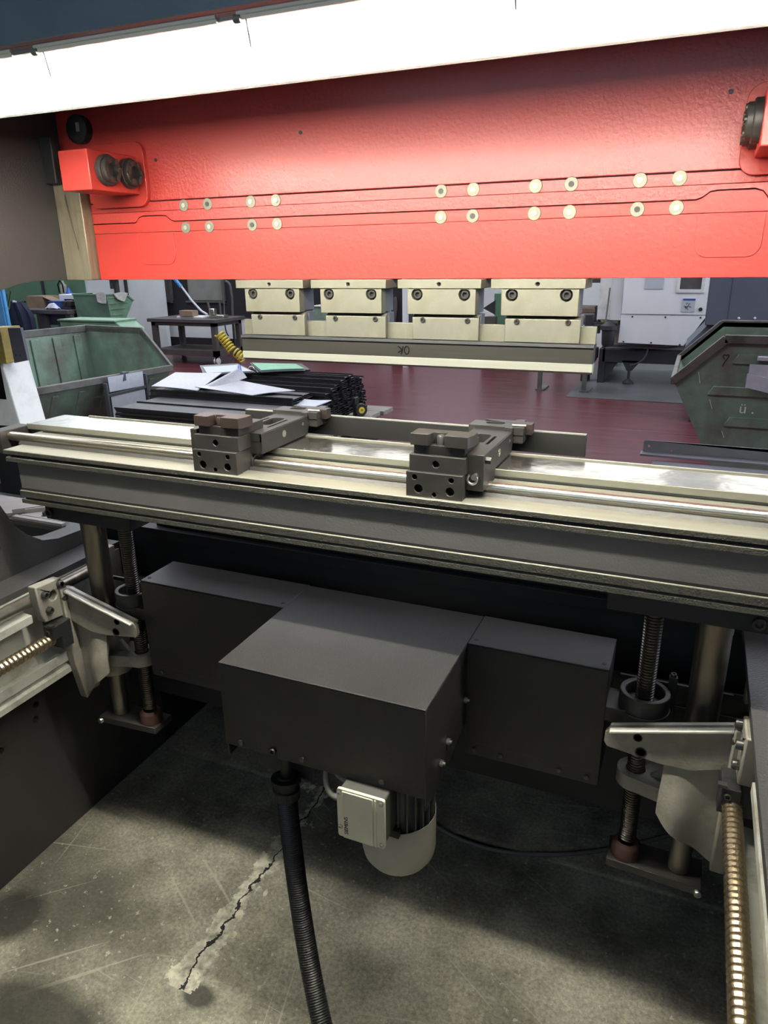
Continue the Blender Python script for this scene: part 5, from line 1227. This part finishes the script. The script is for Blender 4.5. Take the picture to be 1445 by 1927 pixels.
finish('body', MB().lathe([(0, 0), (.05, 0), (.055, .02), (.055, .16), (.03, .2), (0, .2)], (-1.3, 11.5, .641), (0, 0, 1), 16), K['yellow'], t); finish('cap', MB().lathe([(.03, 0), (.03, .07), (.02, .10), (0, .10)], (-1.3, 11.5, .84), (0, 0, 1), 12), K['paper'], t)
bx('parts_bin', (-1.55, 11.6, 1.241), (.5, .25, .12), K['card'], 'reddish brown parts bin on the upper shelf', 'bin')
bx('shelf_box', (-1.35, 11.7, .641), (.12, .2, .28), K['cnc_d'], 'dark upright box at the back of the lowest visible shelf', 'box')

# glimpses between the holders
t = thing('steel_locker', 'dark green locker seen in the gap before the last holder', 'locker', (-3.2, 11.0, 0))
lq0, lq1 = (-2.87, 11.0, 1.065), (-2.724, 11.0, 1.065)
finish('body', MB().box(lq0[0], lq1[0]+.35, 11.0, 11.5, 0, lq0[2]), K['greenw'], t, bev=.01); finish('door', MB().box(lq0[0]+.05, lq1[0]+.3, 10.985, 11.0, .1, lq0[2]-.06), K['greenw'], t)
t = thing('plate_stand', 'grey triangular folded plate in the gap before the last holder', 'plate', (-3.3, 10.6, 0))
finish('plate', MB().prism(PY((-2.932, 10.6, 0.859), (-2.928, 10.6, 0.754), (-2.746, 10.6, 0.771)), 10.6, 10.62, 'Y'), K['white_p'], t); finish('back_plate', MB().prism(PY((-2.952, 10.7, 0.867), (-2.772, 10.7, 0.779), (-2.772, 10.7, 0.982)), 10.7, 10.72, 'Y'), K['dkpanel'], t)
finish('stand', MB().box((-2.928, 10.6, 0.754)[0], (-2.745, 10.6, 0.756)[0], 10.6, 10.75, 0, (-2.928, 10.6, 0.754)[2]), K['table'], t)
struct('window_3', MB().box(*sorted(((-3.853, 13.4, 1.189)[0], (-3.455, 13.4, 1.187)[0])), 13.44, 13.48, 1.23, 2.6), mat('daylit_pane', (.62, .70, .82), .3))
t = thing('dark_machine', 'black machine column seen in the gaps beside the third holder', 'machine', (-5.0, 10.5, 0))
finish('column', MB().box((-4.344, 10.5, 1.019)[0], (-4.153, 10.5, 1.02)[0], 10.5, 11.0, 0, 2.0), K['dkpanel'], t, bev=.02); finish('post', MB().box((-4.114, 10.4, 1.026)[0], (-4.054, 10.4, 1.026)[0], 10.4, 10.5, 0, 2.0), K['cnc'], t)
finish('hose_loop', MB().tube(bz([(-4.262, 10.45, 1.022), (-4.228, 10.45, 0.984), (-4.247, 10.45, 0.79), (-4.275, 10.45, 0.665)]), .03, 8), K['table'], t)
t = thing('green_cabinet', 'green cabinet with a white top seen between the first two holders', 'cabinet', (-6.4, 10.8, 0))
ga, gb_ = (-5.856, 10.8, 0.828)[0], (-5.582, 10.8, 0.831)[0]
finish('body', MB().box(ga, gb_, 10.8, 11.2, 0, (-5.737, 10.8, 0.855)[2]), K['bin'], t, bev=.01); finish('top', MB().box(ga, gb_, 10.78, 11.2, (-5.737, 10.8, 0.855)[2], (-5.736, 10.8, 0.871)[2]), K['whitew'], t)

# ------------------------------------------------------------------ tidy helper properties
bpy.context.view_layer.update()
for o in bpy.data.objects:
    for k in ('_base', '_w'):
        if k in o.keys(): del o[k]
